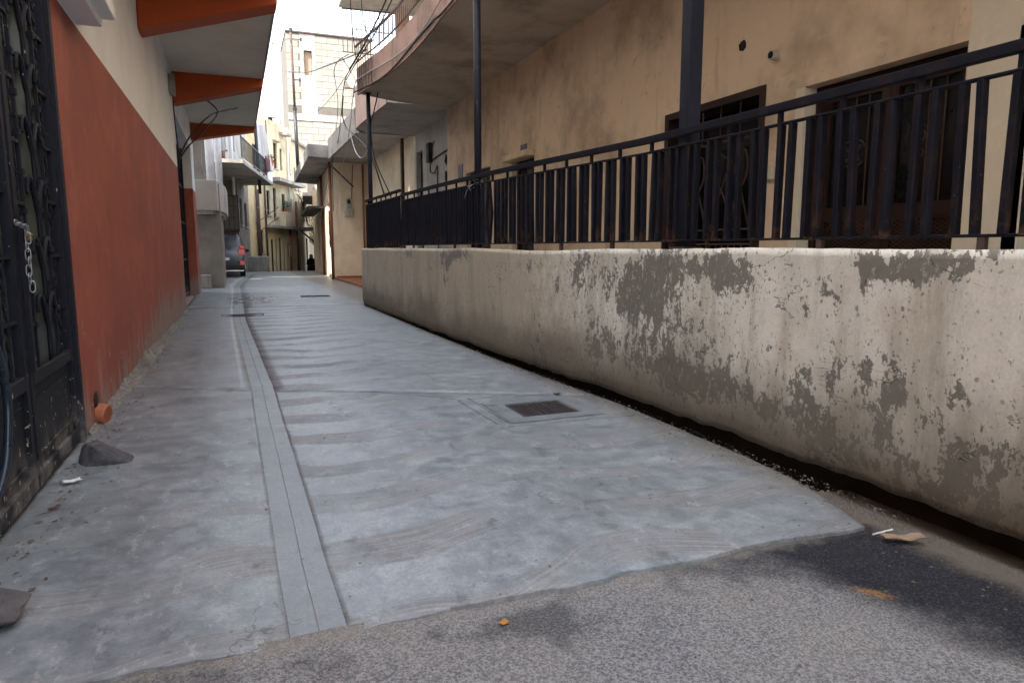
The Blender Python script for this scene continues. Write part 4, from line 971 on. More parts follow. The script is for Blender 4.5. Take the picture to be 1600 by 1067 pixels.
# chain and padlock
ch = thing('chain', (LX+.03, 3.9, 1.3), 'bright steel chain hanging from the gate lock', 'chain', None)
def link(c, ax, up, L=.027, W=.011, r=.0034):
    c, ax, up = Vector(c), Vector(ax).normalized(), Vector(up).normalized(); pts = []
    for i in range(17):
        a = 2*math.pi*i/16; pts.append(c + ax*(math.cos(a)*L*.62 + math.copysign(L*.38, math.cos(a))*(abs(math.cos(a)) > .01)) + up*math.sin(a)*W)
    mb = MB(); mb.tube(pts, r, 6, cap=False); mb.build('link', 'steel', ch, smooth=True)
zc = 1.315
for i in range(5): link((LX+.035, 3.74+.032*i, zc-.004*i), (0, 1, -.12), (1, 0, 0) if i % 2 else (0, 0, 1))
for i in range(8): link((LX+.038+.004*math.sin(i*2), 3.875+.006*math.sin(i), zc-.03-.038*i), (0, .1*math.sin(i*3), 1), (1, .3, 0) if i % 2 else (.2, 1, 0))
pl = thing('padlock', (LX+.03, 3.93, 1.27), 'small brass padlock in the gate chain', 'padlock')
MB().box(LX+.02, LX+.045, 3.905, 3.955, 1.235, 1.275).build('body', 'brass', pl, bevel=.006)
MB().tube(arc((LX+.032, 3.93, 1.275), (0,1,0), (0,0,1), .016, .03, 0, math.pi, 10), .004, 6).build('shackle', 'steel', pl, smooth=True)
# hose against the gate
mb = MB(); mb.tube(spline([(-0.9, 3.04, 0.94), (-0.9, 3.23, 0.82), (-0.9, 3.31, 0.63), (-0.9, 3.29, 0.47), (-0.9, 3.18, 0.31), (-0.9, 2.87, 0.17)], 10), .016, 10)
tag(mb.build('garden_hose', 'hose', smooth=True), 'dark teal hose bowed against the left gate leaf', 'hose')

# ------------------------------------------------------------------ far left row of houses
def at(px, py, Y):
    d = ray(px, py); t = Y/d[1]; return Vector((d[0]*t, Y, CAM_H+d[2]*t))
def window(par, fr, u0, u1, z0, z1, style='shutter', sill=True, rec=.10, mat=None):
    w = .05; mb = MB()
    mb.fbox(fr, u0+.002, u0+w, z0+.002, z1-.002, -rec-.05, -rec+.02); mb.fbox(fr, u1-w, u1-.002, z0+.002, z1-.002, -rec-.05, -rec+.02)
    mb.fbox(fr, u0+w, u1-w, z1-w, z1-.002, -rec-.05, -rec+.02); mb.fbox(fr, u0+w, u1-w, z0+.002, z0+w, -rec-.05, -rec+.02)
    o = mb.build('window', mat or 'darkwood', par); ORG[o.name] = ORG[par.name]
    if style == 'shutter':
        m = MB(); um = (u0+u1)/2; n = max(4, int((z1-z0)/.11))
        for i in range(n):
            zz = z0+w+(z1-z0-2*w)*i/n
            for a, b in ((u0+w, um-.01), (um+.01, u1-w)): m.fbox(fr, a, b, zz, zz+.07, -rec-.03, -rec-.005+.01*(i % 2))
        m.build('shutter', mat or 'darkwood', o)
    else:
        MB().fbox(fr, u0+w, u1-w, z0+w, z1-w, -rec-.04, -rec-.02).build('pane', 'glass', o)
        m = MB(); um = (u0+u1)/2; m.fbox(fr, um-.02, um+.02, z0+w, z1-w, -rec-.019, -rec)
        if style == 'grid':
            for k in range(1, 4): zz = z0+(z1-z0)*k/4; m.fbox(fr, u0+w, um-.02, zz-.015, zz+.015, -rec-.019, -rec-.002); m.fbox(fr, um+.02, u1-w, zz-.015, zz+.015, -rec-.019, -rec-.002)
        m.build('mullion', mat or 'darkwood', o)
    if sill: MB().fbox(fr, u0-.08, u1+.08, z0-.07, z0, -.05, .07).build('sill', 'slab_c', o)
    return o
def door(par, fr, u0, u1, z0, z1, mat='darkwood'):
    mb = MB(); w = .06
    mb.fbox(fr, u0+.002, u0+w, z0, z1-.002, -.16, -.06); mb.fbox(fr, u1-w, u1-.002, z0, z1-.002, -.16, -.06); mb.fbox(fr, u0+w, u1-w, z1-w, z1-.002, -.16, -.06)
    o = mb.build('door', mat, par); ORG[o.name] = ORG[par.name]
    MB().fbox(fr, u0+w, u1-w, z0, z1-w, -.15, -.11).build('door_leaf', mat, o)
    m = MB()
    for a, b in ((.08, .42), (.5, .94)): m.fbox(fr, u0+w+.05, u1-w-.05, z0+(z1-z0)*a, z0+(z1-z0)*b, -.11, -.095)
    m.build('door_panel', mat, o)
    return o
def facade(par, fr, u0, u1, z0, z1, mat, wins=(), doors=(), name='wall', th=.28):
    MB().fwall(fr, u0, u1, z0, z1, [w[:4] for w in wins] + [d[:4] for d in doors], th).build(name, mat, par)
    for w in wins: window(par, fr, *w[:4], *(w[4:] or ()))
    for d in doors: door(par, fr, *d[:4], *(d[4:] or ()))
def wallpipe(par, fr, u, z0, z1, r=.05, mat='colwhite', d=.09):
    MB().tube([fr.p(u, z0, d), fr.p(u, z1, d)], r, 8).build('drain_pipe', mat, par, smooth=True)

# grey house with a box balcony and round columns
gh = thing('grey_house', (-1.2, 24, 0), 'dark grey rendered house with solid box balcony and two round columns', 'house')
f1 = Fr((-3, 22.6), (1, 0)); f2 = Fr((-.37, 22.6), (0, 1))
facade(gh, f1, 0, 2.63, -.3, 3.1, 'grey_pl'); facade(gh, f2, .006, 4.9, -.3, 3.1, 'grey_pl', doors=[(1.3, 2.2, 0, 2.1, 'brown')], th=.27)
MB().box(-3, -.66, 22.9, 27.5, -.2, 3.0).build('inner_mass', 'void', gh)
bp = [(-1.10, 22.3), (-.50, 22.3), (-.44, 22.34), (-.30, 23.2), (-.20, 24.6), (-.18, 27.2), (-1.10, 27.2)]
MB().prism(bp, 2.30, 3.18).build('box_balcony', 'midgrey', gh, bevel=.012)
MB().prism([(-1.0, 22.36), (-.55, 22.36), (-.40, 22.8), (-.28, 24), (-.25, 27.1), (-1.0, 27.1)], 2.20, 2.30).build('balcony_ledge', 'slab_c', gh)
for x, y, r in ((-.60, 23.5, .125), (-.37, 24.1, .105)):
    MB().tube([(x, y, 3.18), (x, y, 5.75)], r, 18).build('column', 'colwhite', gh, smooth=True)
f3 = Fr((-3, 25.6), (1, 0)); facade(gh, f3, 0, 2.2, 3.1, 5.75, 'grey_pl', wins=[(1.45, 1.85, 3.55, 4.0, 'pane', False)])
MB().box(-3, -.2, 22.9, 27.5, 5.76, 5.95).build('roof_slab', 'slab_c', gh)
MB().box(-1.9, -1.0, 21.05, 25.5, 5.96, 13.0).build('unseen_upper_mass', 'lgrey_pl', gh)  # unseen mass added above the roof to keep sun off the beige house
MB().box(-1.0, -.72, 22.3, 22.59, 0, .42).build('step_block', 'rough_c', gh, bevel=.02)

# tall row house above the car
th = thing('overhanging_house', (0, 34, 0), 'tall pale house overhanging the parked car, windows and long balcony above', 'house')
facade(th, Fr((-1.7, 27.6), (0, 1)), 0, 8.5, -.3, 4.4, 'grey_pl', wins=[(5.0, 6.2, 2.3, 3.6, 'pane')])
facade(th, Fr((-1.7, 36.1), (1, 0)), .0, 1.9, -.3, 4.4, 'grey_pl', name='cross_wall')
fs = Fr((.2, 36.1), (.55, 3.4))
facade(th, fs, 0, 3.44, -1, 4.4, 'grey_pl', wins=[(.55, 1.25, 2.35, 3.65, 'pane'), (2.0, 2.75, 2.3, 3.5, 'pane')], doors=[], name='side_wall', th=.25)
fu = Fr((-.9, 28.5), (1.65, 11))
facade(th, fu, 0, 11.1, 4.55, 9.8, 'lgrey_pl', wins=[(1.5, 2.3, 5.6, 7.2, 'shutter'), (4.3, 4.9, 5.5, 7.2, 'shutter'), (6.9, 7.4, 5.7, 7.1, 'shutter', False), (9.3, 9.9, 5.5, 7.0, 'shutter', False)], name='upper_wall')
facade(th, Fr((-4, 28.52), (1, 0)), 0, 3.05, 4.55, 9.8, 'lgrey_pl', name='upper_end_wall')
MB().prism([(-5, 28.9), (-1.3, 28.9), (.4, 39.3), (-5, 39.3)], 4.5, 9.7).build('inner_mass', 'void', th)
MB().prism([(-5, 28.4), (-.8, 28.4), (.9, 39.6), (-5, 39.6)], 9.81, 10.0).build('roof_slab', 'slab_c', th)
MB().prism([(-5, 27.6), (-2.0, 27.6), (-2.0, 36.4), (-.05, 36.4), (.3, 39.4), (-5, 39.4)], -.3, 4.35).build('ground_mass', 'void', th)
MB().prism([(-4, 28.5), (.42, 28.5), (1.97, 38.0), (.66, 38.3), (-.2, 36.5), (-4, 36.5)], 4.401, 4.545).build('balcony_slab', 'slab_c', th)
be = lambda t: Vector((.40+1.55*t, 28.6+9.4*t, 0))
pv = MB(); n_ = 8
for a, b in ((.80, 1.0),): pv.add([be(a)+Vector((0,0,4.546)), be(b)+Vector((0,0,4.546)), be(b)+Vector((0,0,5.35)), be(a)+Vector((0,0,5.35)), be(a)+Vector((-.1,0,4.546)), be(b)+Vector((-.1,0,4.546)), be(b)+Vector((-.1,0,5.35)), be(a)+Vector((-.1,0,5.35))], MB.BF)
pv.build('balcony_panel', 'colwhite', th)
br = MB(); br.bar(be(.02)+Vector((-.05,0,5.45)), be(.80)+Vector((-.05,0,5.45)), .04); br.bar(be(.02)+Vector((-.05,0,4.7)), be(.80)+Vector((-.05,0,4.7)), .03)
br = br.build('balcony_railing', 'blackmetal', th); ORG[br.name] = ORG[th.name]
tb = unit_box('bar', 'blackmetal', .018, .018, .75)
for i in range(46): inst(tb, 'bar', br, be(.02+.78*i/45)+Vector((-.05, 0, 5.07)))
dpipe = at(401, 190, 35.0); MB().tube([(dpipe.x, 35.0, 3.75), (dpipe.x-.1, 35.0, 7.6)], .075, 10).build('black_pipe', 'blackmetal', th, smooth=True)
MB().tube([fu.p(5.8, 3.6, .1), fu.p(5.8, 8.0, .1)], .06, 8).build('drain_pipe', 'colwhite', th, smooth=True)
MB().tube([fu.p(3.1, 5.2, .15), fu.p(3.1, 9.0, .15)], .09, 10).build('drain_pipe', 'colwhite', th, smooth=True)
MB().tube([fu.p(3.1, 4.65, .15), fu.p(3.1, 5.2, .15)], .095, 10).build('pipe_shoe', 'rustpipe', th, smooth=True)
# iron landing over the car
il = thing('iron_landing', (-.6, 34, 2), 'black iron railed landing hanging above the parked car', 'landing')
MB().box(-1.65, .22, 33.0, 36.05, 1.98, 2.06).build('deck', 'blackmetal', il)
lr = MB()
for z in (2.55, 3.05, 3.50):
    lr.bar((-1.6, 33.05, z), (.2, 33.05, z), .03); lr.bar((.2, 33.05, z), (.2, 36.0, z), .03)
lr.build('rail', 'blackmetal', il)
lb = unit_box('baluster', 'blackmetal', .02, .02, 1.45)
for i in range(10): inst(lb, 'baluster', il, (-1.6+1.8*i/9, 33.05, 2.785), (1.6 if i in (0, 9) else 1, 1, 1))
for i in range(1, 14): inst(lb, 'baluster', il, (.2, 33.05+2.9*i/13, 2.785))

# yellow narrow house
yh = thing('narrow_yellow_house', (1.2, 40.6, 0), 'narrow yellowed house with long downpipe behind the cut stone blocks', 'house')
f4 = Fr((.75, 39.5), (.9, 2.4)); facade(yh, f4, .01, 2.54, -1.2, 7.9, 'yel_pl', wins=[(1.5, 2.2, .9, 2.2, 'grid'), (1.0, 1.7, 5.4, 6.8, 'shutter')], th=.2)
MB().fbox(f4, .0, 2.54, -1.2, 7.8, -2, -.21).build('inner_mass', 'void', yh)
wallpipe(yh, f4, 1.28, -.2, 4.4, .07, 'rustpole'); wallpipe(yh, f4, 1.02, -.2, 6.2, .05, 'rustpole'); wallpipe(yh, f4, 2.45, -.2, 7.8, .05, 'rustpole')
for zz in (2.2, 2.75): MB().bar(f4.p(.9, zz-.2, .05), f4.p(2.2, zz+.75, .9), .03).build('line_bracket', 'rustpole', yh)
# long yellow house with balconies
lh = thing('long_yellow_house', (2.6, 44.4, 0), 'long yellowed house with ground-floor doors, ledges and a plant balcony', 'house')
f5 = Fr((1.66, 42.0), (2, 5))
facade(lh, f5, 0, 5.3, -2, 2.45, 'yel_pl', doors=[(.10, .42, -.6, 1.7, 'greywood'), (.75, 1.2, -.7, 1.72, 'brown'), (1.5, 1.85, -.7, 1.7, 'greywood'), (2.15, 2.6, -.8, 1.85, 'darkwood'), (2.95, 3.3, -.8, 1.6, 'greywood')], wins=[(3.7, 4.15, .7, 1.5, 'pane', False)], name='ground_wall')
facade(lh, f5, 0, 5.3, 2.45, 8.6, 'cream_pl', wins=[(.35, .95, 3.1, 4.5, 'grid', True, .1, 'darkwood'), (1.45, 2.0, 3.0, 4.75, 'shutter'), (3.0, 3.6, 2.5, 4.5, 'shutter', False), (4.5, 4.95, 2.9, 4.3, 'shutter'), (1.85, 2.5, 5.9, 7.4, 'shutter', True, .1, 'brown2'), (3.0, 3.4, 5.9, 7.2, 'shutter', False, .1, 'brown2'), (4.4, 4.9, 5.9, 7.2, 'shutter')], name='upper_wall')
MB().fbox(f5, 0, 5.3, -2, 8.5, -3, -.29).build('inner_mass', 'void', lh)
MB().fbox(f5, -.1, 5.4, 2.38, 2.52, .001, .35).build('floor_ledge', 'slab_c', lh)
MB().fbox(f5, .3, 5.3, 5.02, 5.22, .001, .85).build('balcony_slab', 'slab_c', lh)
MB().fbox(f5, 2.5, 4.3, 2.53, 3.40, .25, .36).build('balcony_front', 'beige_pl', lh); MB().fbox(f5, 2.5, 2.6, 2.53, 3.4, .002, .25).build('balcony_side', 'beige_pl', lh)
MB().fbox(f5, 3.0, 3.9, 8.0, 8.15, .001, .5).build('roof_ledge', 'slab_c', lh); MB().fbox(f5, 3.2, 3.7, 8.601, 9.0, -.4, 0).build('chimney', 'lgrey_pl', lh)
MB().fbox(f5, 1.78, 2.6, 7.46, 7.54, .001, .22).build('window_hood', 'slab_c', lh)
wallpipe(lh, f5, 4.05, -1, 2.4, .06, 'rustpipe'); wallpipe(lh, f5, 4.25, 2.5, 8.6, .05, 'colwhite'); wallpipe(lh, f5, .55, 5.3, 8.4, .03, 'rustpole')
# end house of the row
xh = thing('end_house', (4.2, 49, 0), 'beige two-storey house at the far end of the left row', 'house')
f6 = Fr((3.66, 47.0), (1.2, 4))
facade(xh, f6, 0, 4.4, -2.5, 8.0, 'beige_pl', doors=[(.35, .8, -1.0, 1.75, 'brown'), (1.1, 1.55, -1.0, 1.7, 'darkwood'), (3.2, 3.75, -1.2, 1.9, 'darkwood')], wins=[(.3, .8, 5.0, 6.4, 'shutter'), (1.3, 1.8, 5.0, 6.4, 'shutter'), (1.2, 1.6, 2.9, 4.4, 'shutter', False), (.4, .75, 1.85, 2.3, 'pane', False), (1.1, 1.5, 1.85, 2.3, 'pane', False), (2.6, 3.2, 3.1, 4.4, 'shutter')])
MB().fbox(f6, 0, 4.4, -2.5, 7.9, -3, -.29).build('inner_mass', 'void', xh)
MB().fbox(f6, -.1, 4.5, 8.01, 8.15, -3, .25).build('roof_slab', 'slab_c', xh)
MB().tube(spline([f6.p(.3, 2.6, .08), f6.p(.6, 2.5, .3), f6.p(1.1, 2.9, .35)], 5), .04, 6).build('spout', 'wcable', xh)
wallpipe(xh, f6, .15, -1.5, 4.2, .06, 'rustpipe')

# ---------------- block tower behind, sawn blocks one by one
bt = thing('block_tower', (6.8, 56, 0), 'tall unrendered tower of pale blocks with a capped pipe-edged roof', 'building')
fb = Fr((4.25, 56), (1, 0)); BW, BH = .86, .47
core = MB().fwall(fb, 0, 6.4, -2, 17.2, [(1.25, 1.85, 14.2, 16.0)], .4).build('joint_wall', 'mortar', bt); ORG[core.name] = ORG[bt.name]
MB().fbox(fb, 0, 6.4, -2, 17.1, -6, -.41).build('inner_mass', 'mortar', bt)
bmesh_b = unit_box('block', 'block', BW-.022, .06, BH-.022, .012)
half = unit_box('block', 'block', BW/2-.022, .06, BH-.022, .012)
z = 6.6; row = 0
while z+BH < 17.2:
    if abs(z-11.1) < .3: z += .55; continue
    for lo, hi in (((0, 6.4),) if z < 11 else ((0, .97), (2.14, 6.4))):
        u = -BW/2 if row % 2 else 0
        while u < hi:
            a, b = max(u, lo), min(u+BW, hi); c = (a+b)/2
            if b-a > .12:
                full = b-a > BW-.01
                inst(bmesh_b if full else half, 'block', bt, fb.p(c, z+BH/2, -.012 + random.uniform(-.008, .012)), (1 if full else (b-a-.02)/(BW/2-.022), 1, 1), (0, random.uniform(-.004, .004), random.uniform(-.008, .008)))
            u += BW
    z += BH; row += 1
MB().fbox(fb, 1.0, 2.15, 11.35, 17.1, .001, .022).build('cast_pier', 'slab_c', bt) if False else None
pm = MB(); pm.fwall(Fr((4.25, 55.98), (1, 0)), .98, 2.13, 11.4, 17.15, [(1.25, 1.85, 14.2, 16.0)], .02); pm.build('cast_pier', 'slab_c', bt)
MB().fbox(fb, -.05, 6.45, 10.85, 11.35, .001, .07).build('floor_band', 'slab_c', bt)
MB().fbox(fb, -.03, 6.5, 17.21, 17.32, -6, .12).build('roof_sheet', 'rustpole', bt)
MB().fbox(fb, 1.26, 1.84, 14.21, 15.99, -.30, -.24).build('window_board', 'card', bt)
# pale block further off
db = thing('distant_building', (5, 78, 0), 'washed-out pale building far behind the leaning pole', 'building')
f7 = Fr((2.6, 78), (1, 0)); facade(db, f7, 0, 6, -2, 17.6, 'white_wall', wins=[(1.2, 2.2, 13.0, 14.8, 'pane'), (3.4, 4.4, 13.0, 14.8, 'pane'), (1.2, 2.2, 9.0, 10.8, 'pane')])
MB().fbox(f7, 0, 6, -2, 17.5, -6, -.3).build('inner_mass', 'void', db)

# ------------------------------------------------------------------ pole and cables
pt, pb = at(454, 50, 35.6), at(466.2, 276, 35.6)
pb.z = 4.92; po = thing('iron_pole', tuple(pb), 'leaning rusty iron pole on the far slab carrying the overhead wires', 'pole')
MB().tube([pb, pb.lerp(pt, .45)], .085, 10).build('lower_tube', 'blackmetal', po, smooth=True)
MB().tube([pb.lerp(pt, .44), pt], .06, 10).build('upper_tube', 'rustpole', po, smooth=True)
MB().tube([pb.lerp(pt, .445), pb.lerp(pt, .465)], .10, 10).build('collar', 'blackmetal', po)
MB().tube([pt, pt+Vector((0, 0, .18))], .08, 10).build('cap', 'blackmetal', po)
for k, dx in ((.66, .3), (.95, .45)):
    q = pb.lerp(pt, k); MB().bar(q, q+Vector((dx, 0, .02)), .035).build('bracket', 'blackmetal', po)
    MB().box(q.x+dx-.04, q.x+dx+.04, q.y-.04, q.y+.04, q.z-.06, q.z+.10).build('insulator', 'blackmetal', po)
def cable(pts, label, r=.012, mat='cable', n=8, grp='overhead cables'):
    mb = MB(); mb.tube(spline(pts, n), r, 6); return tag(mb.build('cable', mat, smooth=True), label, 'cable', grp)
cable([at(452, 112, 36), at(480, 113, 30), at(505, 105, 25), at(541, 91, 19), at(572, 78, 14.2)], 'thick black cable sagging from the pole to the pink balcony', .022)
cable([at(425, 68.5, 21.2), at(432, 68, 24), at(452, 60, 36)], 'short cable from the left canopy edge to the pole top', .018)
cable([at(400, 103, 18), at(430, 109, 26), at(453, 113, 36)], 'thin wire from the left canopy to the middle of the pole', .008)
cable([at(470, 160, 36), at(492, 174, 30), at(515, 155, 24), at(545, 112, 17), at(570, 70, 13.5)], 'thin black wire dipping in front of the block tower', .011)
cable([at(546, -20, 12), at(550, 40, 13), at(556, 92, 14.5)], 'straight black wire down to the balcony corner, left one', .009)
cable([at(563, -20, 12), at(569, 40, 13), at(582, 66, 13.8)], 'straight black wire down to the balcony corner, right one', .009)
cable([at(612, -20, 11), at(585, 40, 12.5), at(556, 92, 14.5), at(546, 108, 15.2)], 'thick slanting cable crossing in front of the barred grille', .016)
cable([at(622, -20, 11), at(590, 45, 12.5), at(560, 92, 14), at(541, 125, 16)], 'second slanting cable under the thick one', .012)
cable([at(545, 85, 15), at(528, 96, 17), at(522, 112, 19), at(525, 135, 21), at(528, 165, 23), at(524, 215, 25), at(519, 250, 26.2), at(521, 330, 27)], 'looping grey-black wire falling past the balcony to the slab corner', .011)
cable([at(552, 100, 15), at(538, 130, 17), at(533, 180, 20), at(529, 215, 23), at(520, 250, 26), at(508, 300, 29), at(500, 345, 31)], 'black wire running down in front of the far slab', .011)
cable([at(536, 150, 18), at(535, 180, 18), at(541, 200, 17.5), at(552, 210, 16.5), at(578, 240, 15.2), at(600, 303, 14.4)], 'thick cable wrapping the rounded balcony and falling to the railing', .017)
cable([at(592, 139, 14.6), at(584, 175, 14.7), at(579, 200, 14.8), at(586, 250, 14.6), at(609, 303, 14.2)], 'cable looped behind the thin end post', .013)
cable([at(548, 212, 17), at(556, 238, 16), at(566, 247, 15.5), at(576, 230, 15.2), at(578, 205, 15)], 'pale cable hanging in a small loop by the thin end post', .011, 'wcable')
cable([at(553, 135, 14.8), at(549, 175, 16), at(545, 210, 17), at(530, 290, 22), at(526, 335, 26)], 'thin grey wire dropping below the balcony corner', .008, 'wcable')
fo = [(x-.045, y) for x, y in OUTs if y > 6.5]
cable([(x, y, SLAB_Z+.03+.05*math.sin(y*1.3)) for x, y in fo[::3]] + [(fo[-1][0]-.05, 14.95, SLAB_Z+.02)], 'black cable clipped along the lower edge of the pink fascia', .012, grp='fascia cables')
cable([(x-.012, y, SLAB_Z+.17+.07*math.sin(y*.9+1)) for x, y in fo[::3]] + [(fo[-1][0]-.05, 14.98, SLAB_Z-.05)], 'grey cable looping along the upper part of the pink fascia', .010, 'wcable', grp='fascia cables')
cable([frL.p(14.6, 2.9, .05), (-.7, 14.7, 3.3), (-.35, 15.0, 3.75), (-.05, 16.5, 4.15), (.2, 17.5, 4.40)], 'black cable bowing from the red wall corner to the canopy', .014)
cable([frL.p(14.6, 2.85, .05), (-.75, 14.7, 3.1), (-.42, 14.9, 3.5), (-.2, 15.6, 3.95), (-.45, 16.2, 4.3), (-.5, 17, 4.42)], 'second black cable bowing under the canopy', .014)
cable([(-.7, 20.7, 4.0), (-.75, 21.3, 3.5), (-.70, 22.4, 3.3), (-.6, 24, 3.6)], 'pale wires sagging beside the white columns', .010, 'wcable')
cable([fu.p(2, 5.0, .2), fu.p(4.5, 4.75, .35), fu.p(7, 5.1, .3)], 'black wires slung along the overhanging house', .014)
cable([f4.p(.2, 3.4, .3), f5.p(2, 3.1, .6), f5.p(5, 3.0, .7)], 'thin pale line strung along the yellow houses', .008, 'wcable')
cable([at(476, 318, 44), at(482, 340, 44), at(488, 356, 44), at(492, 362, 43)], 'black cable drooping from the far canopy', .018)

# ------------------------------------------------------------------ washing and pots on the long balcony
mb = MB(); nu, nv = 26, 24; A, B = Vector((1.22, 37.75, 7.5)), Vector((2.0, 37.1, 7.25))
for j in range(nv+1):
    for i in range(nu+1):
        s, t = i/nu, j/nv; p = A.lerp(B, s*(.6+.4*t)) ; p = p + Vector((.10*math.sin(s*17+t*1.5)*(.3+.7*t), .05*math.sin(s*23), -2.25*t - .05*math.sin(s*math.pi)))
        mb.v.append(tuple(p))
for j in range(nv):
    for i in range(nu): a = j*(nu+1)+i; mb.f.append((a, a+1, a+nu+2, a+nu+1))
sh = mb.build('hanging_sheet', 'cloth', smooth=True); tag(sh, 'long white sheet hung out to dry over the balcony', 'laundry')
so = sh.modifiers.new('thick', 'SOLIDIFY'); so.thickness = .012
mb = MB(); A, B = be(.66)+Vector((.02, 0, 5.47)), be(.80)+Vector((.02, 0, 5.47))
for j in range(9):
    for i in range(13):
        s, t = i/12, j/8; mb.v.append(tuple(A.lerp(B, s)+Vector((.05+.05*math.sin(s*14+t), 0, -.62*t+.04*math.sin(s*9)*t))))
for j in range(8):
    for i in range(12): a = j*13+i; mb.f.append((a, a+1, a+14, a+13))
ru = mb.build('hanging_rug', 'cloth_red', smooth=True); tag(ru, 'maroon cloth draped over the balcony rail below the sheet', 'laundry'); so = ru.modifiers.new('thick', 'SOLIDIFY'); so.thickness = .015
def leaves(mb, c, rad, n, size, up=.4):
    for _ in range(n):
        d = Vector((random.gauss(0, 1), random.gauss(0, 1), random.gauss(0, 1))).normalized()*random.random()**.4
        p = Vector(c)+Vector((d.x*rad[0], d.y*rad[1], d.z*rad[2])); a = Vector((random.gauss(0, 1), random.gauss(0, 1), random.gauss(0, 1)+up)).normalized(); b = a.orthogonal().normalized()
        s = size*random.uniform(.6, 1.3); mb.add([p, p+a*s*.5+b*s*.25, p+a*s, p+a*s*.5-b*s*.25], [(0,1,2,3)])
def pot(name, c, r, label, bloom='leaf'):
    t = thing(name, c, label, 'plant pot', 'pots on the long balcony'); c = Vector(c); mb = MB()
    mb.tube([c, c+Vector((0,0,r*1.5)), c+Vector((0,0,r*1.5)), c+Vector((0,0,r*1.9))], [r*.68, r*.95, r*1.1, r*1.1], 16); mb.build('pot', 'clay', t, smooth=False)
    mb = MB(); leaves(mb, c+Vector((0,0,r*2.3)), (r*1.1, r*1.1, r*.7), 60, r*.7); mb.build('foliage', bloom, t)
    mb = MB()
    for k in range(3): mb.tube([c+Vector((0,0,r*1.8)), c+Vector((r*(1.4+k*.3), -r*.4*k, r*(2.1+k*.35)))], .012, 5)
    mb.build('stem', 'twig', t); return t
p0 = be(.93); pot('plant_pot', (p0.x-.05, p0.y, 5.36), .17, 'clay pot with green plant on the white balcony panel')
p1 = be(.995); pot('plant_pot', (p1.x-.03, p1.y, 5.36), .12, 'smaller clay pot at the end of the white balcony panel', 'leaf_y')
# plants on the yellow house
t = thing('balcony_plant', tuple(f5.p(3.0, 3.4, .3)), 'dark leafy plant standing on the yellow house balcony', 'plant')
MB().tube([f5.p(3.0, 3.401, .3), f5.p(3.0, 3.62, .3)], [.10, .14], 12).build('pot', 'clay', t); mb = MB(); leaves(mb, f5.p(3.0, 3.8, .3), (.28, .28, .25), 160, .12); mb.build('foliage', 'leaf', t)
t = thing('trailing_vine', tuple(f6.p(.3, 3.4, .3)), 'pale trailing vine hanging at the far end of the left row', 'vine')
mb = MB(); stems = []
for k in range(7): stems.append(spline([f6.p(.1+.12*k, 4.7, .1), f6.p(.2+.2*k, 4.4-.1*k, .4), f6.p(.4+.2*k, 3.6-.15*k, .5)], 5)); mb.tube(stems[-1], .015, 5)
mb.build('stem', 'twig', t); mb = MB()
for s in stems:
    for p in s[3:]: leaves(mb, p, (.15, .15, .15), 6, .13)
mb.build('foliage', 'leaf_y', t)
# sparse tree in the gap at the bend
tr = thing('bare_tree', (5.55, 53.5, -1.2), 'sparse yellowing tree at the bend between the houses', 'tree')
mb = MB(); mb.tube(spline([(5.55, 53.5, -1.3), (5.6, 53.5, .8), (5.45, 53.5, 2.2), (5.6, 53.5, 3.4)], 5), [.13-.004*i for i in range(16)], 8); tips = []
for k in range(26):
    a = random.uniform(0, 6.28); z0 = random.uniform(1.4, 3.4); L = random.uniform(.7, 1.5)
    b = Vector((5.5, 53.5, z0)); pts = spline([b, b+Vector((math.cos(a)*L*.5, math.sin(a)*L*.5, L*.35)), b+Vector((math.cos(a+.4)*L, math.sin(a+.4)*L, L*.55))], 4); mb.tube(pts, [.03-.0025*i for i in range(len(pts))], 5); tips += pts[3:]
mb.build('trunk', 'twig', tr); mb = MB()
for p in tips: leaves(mb, p, (.25, .25, .25), 9, .13)
mb.build('crown', 'leaf_y', tr)

# ------------------------------------------------------------------ parked car
def loft(st, ring):
    mb = MB(); n = len(ring(st[0]))
    for s in st: mb.v += ring(s)
    for i in range(len(st)-1):
        for k in range(n): k2 = (k+1) % n; mb.f.append((i*n+k, i*n+k2, (i+1)*n+k2, (i+1)*n+k))
    mb.f.append(tuple(reversed(range(n)))); mb.f.append(tuple((len(st)-1)*n+k for k in range(n))); return mb
def body_ring(cx, y0, flip=1):
    def f(s):
        y, zb, zm, zt, wl, wm, wt = s; h = [(wl*.86, zb), (wl, zb+.12), (wm, (zb+zm)/2+.1), (wm*.985, zm), (wt*1.04, zm+(zt-zm)*.55), (wt, zt-.05), (wt*.86, zt)]
        return [(cx+x, y0+flip*y, z) for x, z in h] + [(cx-x, y0+flip*y, z) for x, z in reversed(h)]
    return f
CX, CY = -.52, 31.0
car = thing('parked_car', (CX, CY, 0), 'grey metallic estate car parked under the landing, red tail lights towards us', 'car')
st = [(0, .50, .80, .86, .74, .78, .74), (.05, .40, .96, 1.06, .82, .87, .80), (.14, .34, 1.02, 1.20, .85, .89, .78), (.36, .32, 1.04, 1.62, .86, .90, .70), (.60, .31, 1.04, 1.73, .87, .90, .68), (1.6, .31, 1.03, 1.78, .87, .905, .69), (2.5, .31, 1.01, 1.72, .87, .90, .67), (3.25, .31, .99, 1.14, .87, .89, .72), (4.05, .33, .92, 1.0, .86, .87, .70), (4.4, .42, .78, .84, .74, .76, .66)]
loft(st, body_ring(CX, CY)).build('body', 'car', car, bevel=.012, smooth=True)
def quad_panel(name, pts, mat, th=(0, -.012, 0)):
    mb = MB(); a = [Vector(p) for p in pts]; b = [p+Vector(th) for p in a]; n = len(a)
    mb.add(a+b, [tuple(range(n)), tuple(reversed(range(n, 2*n)))]+[(i, (i+1) % n, n+(i+1) % n, n+i) for i in range(n)]); return mb.build(name, mat, car)
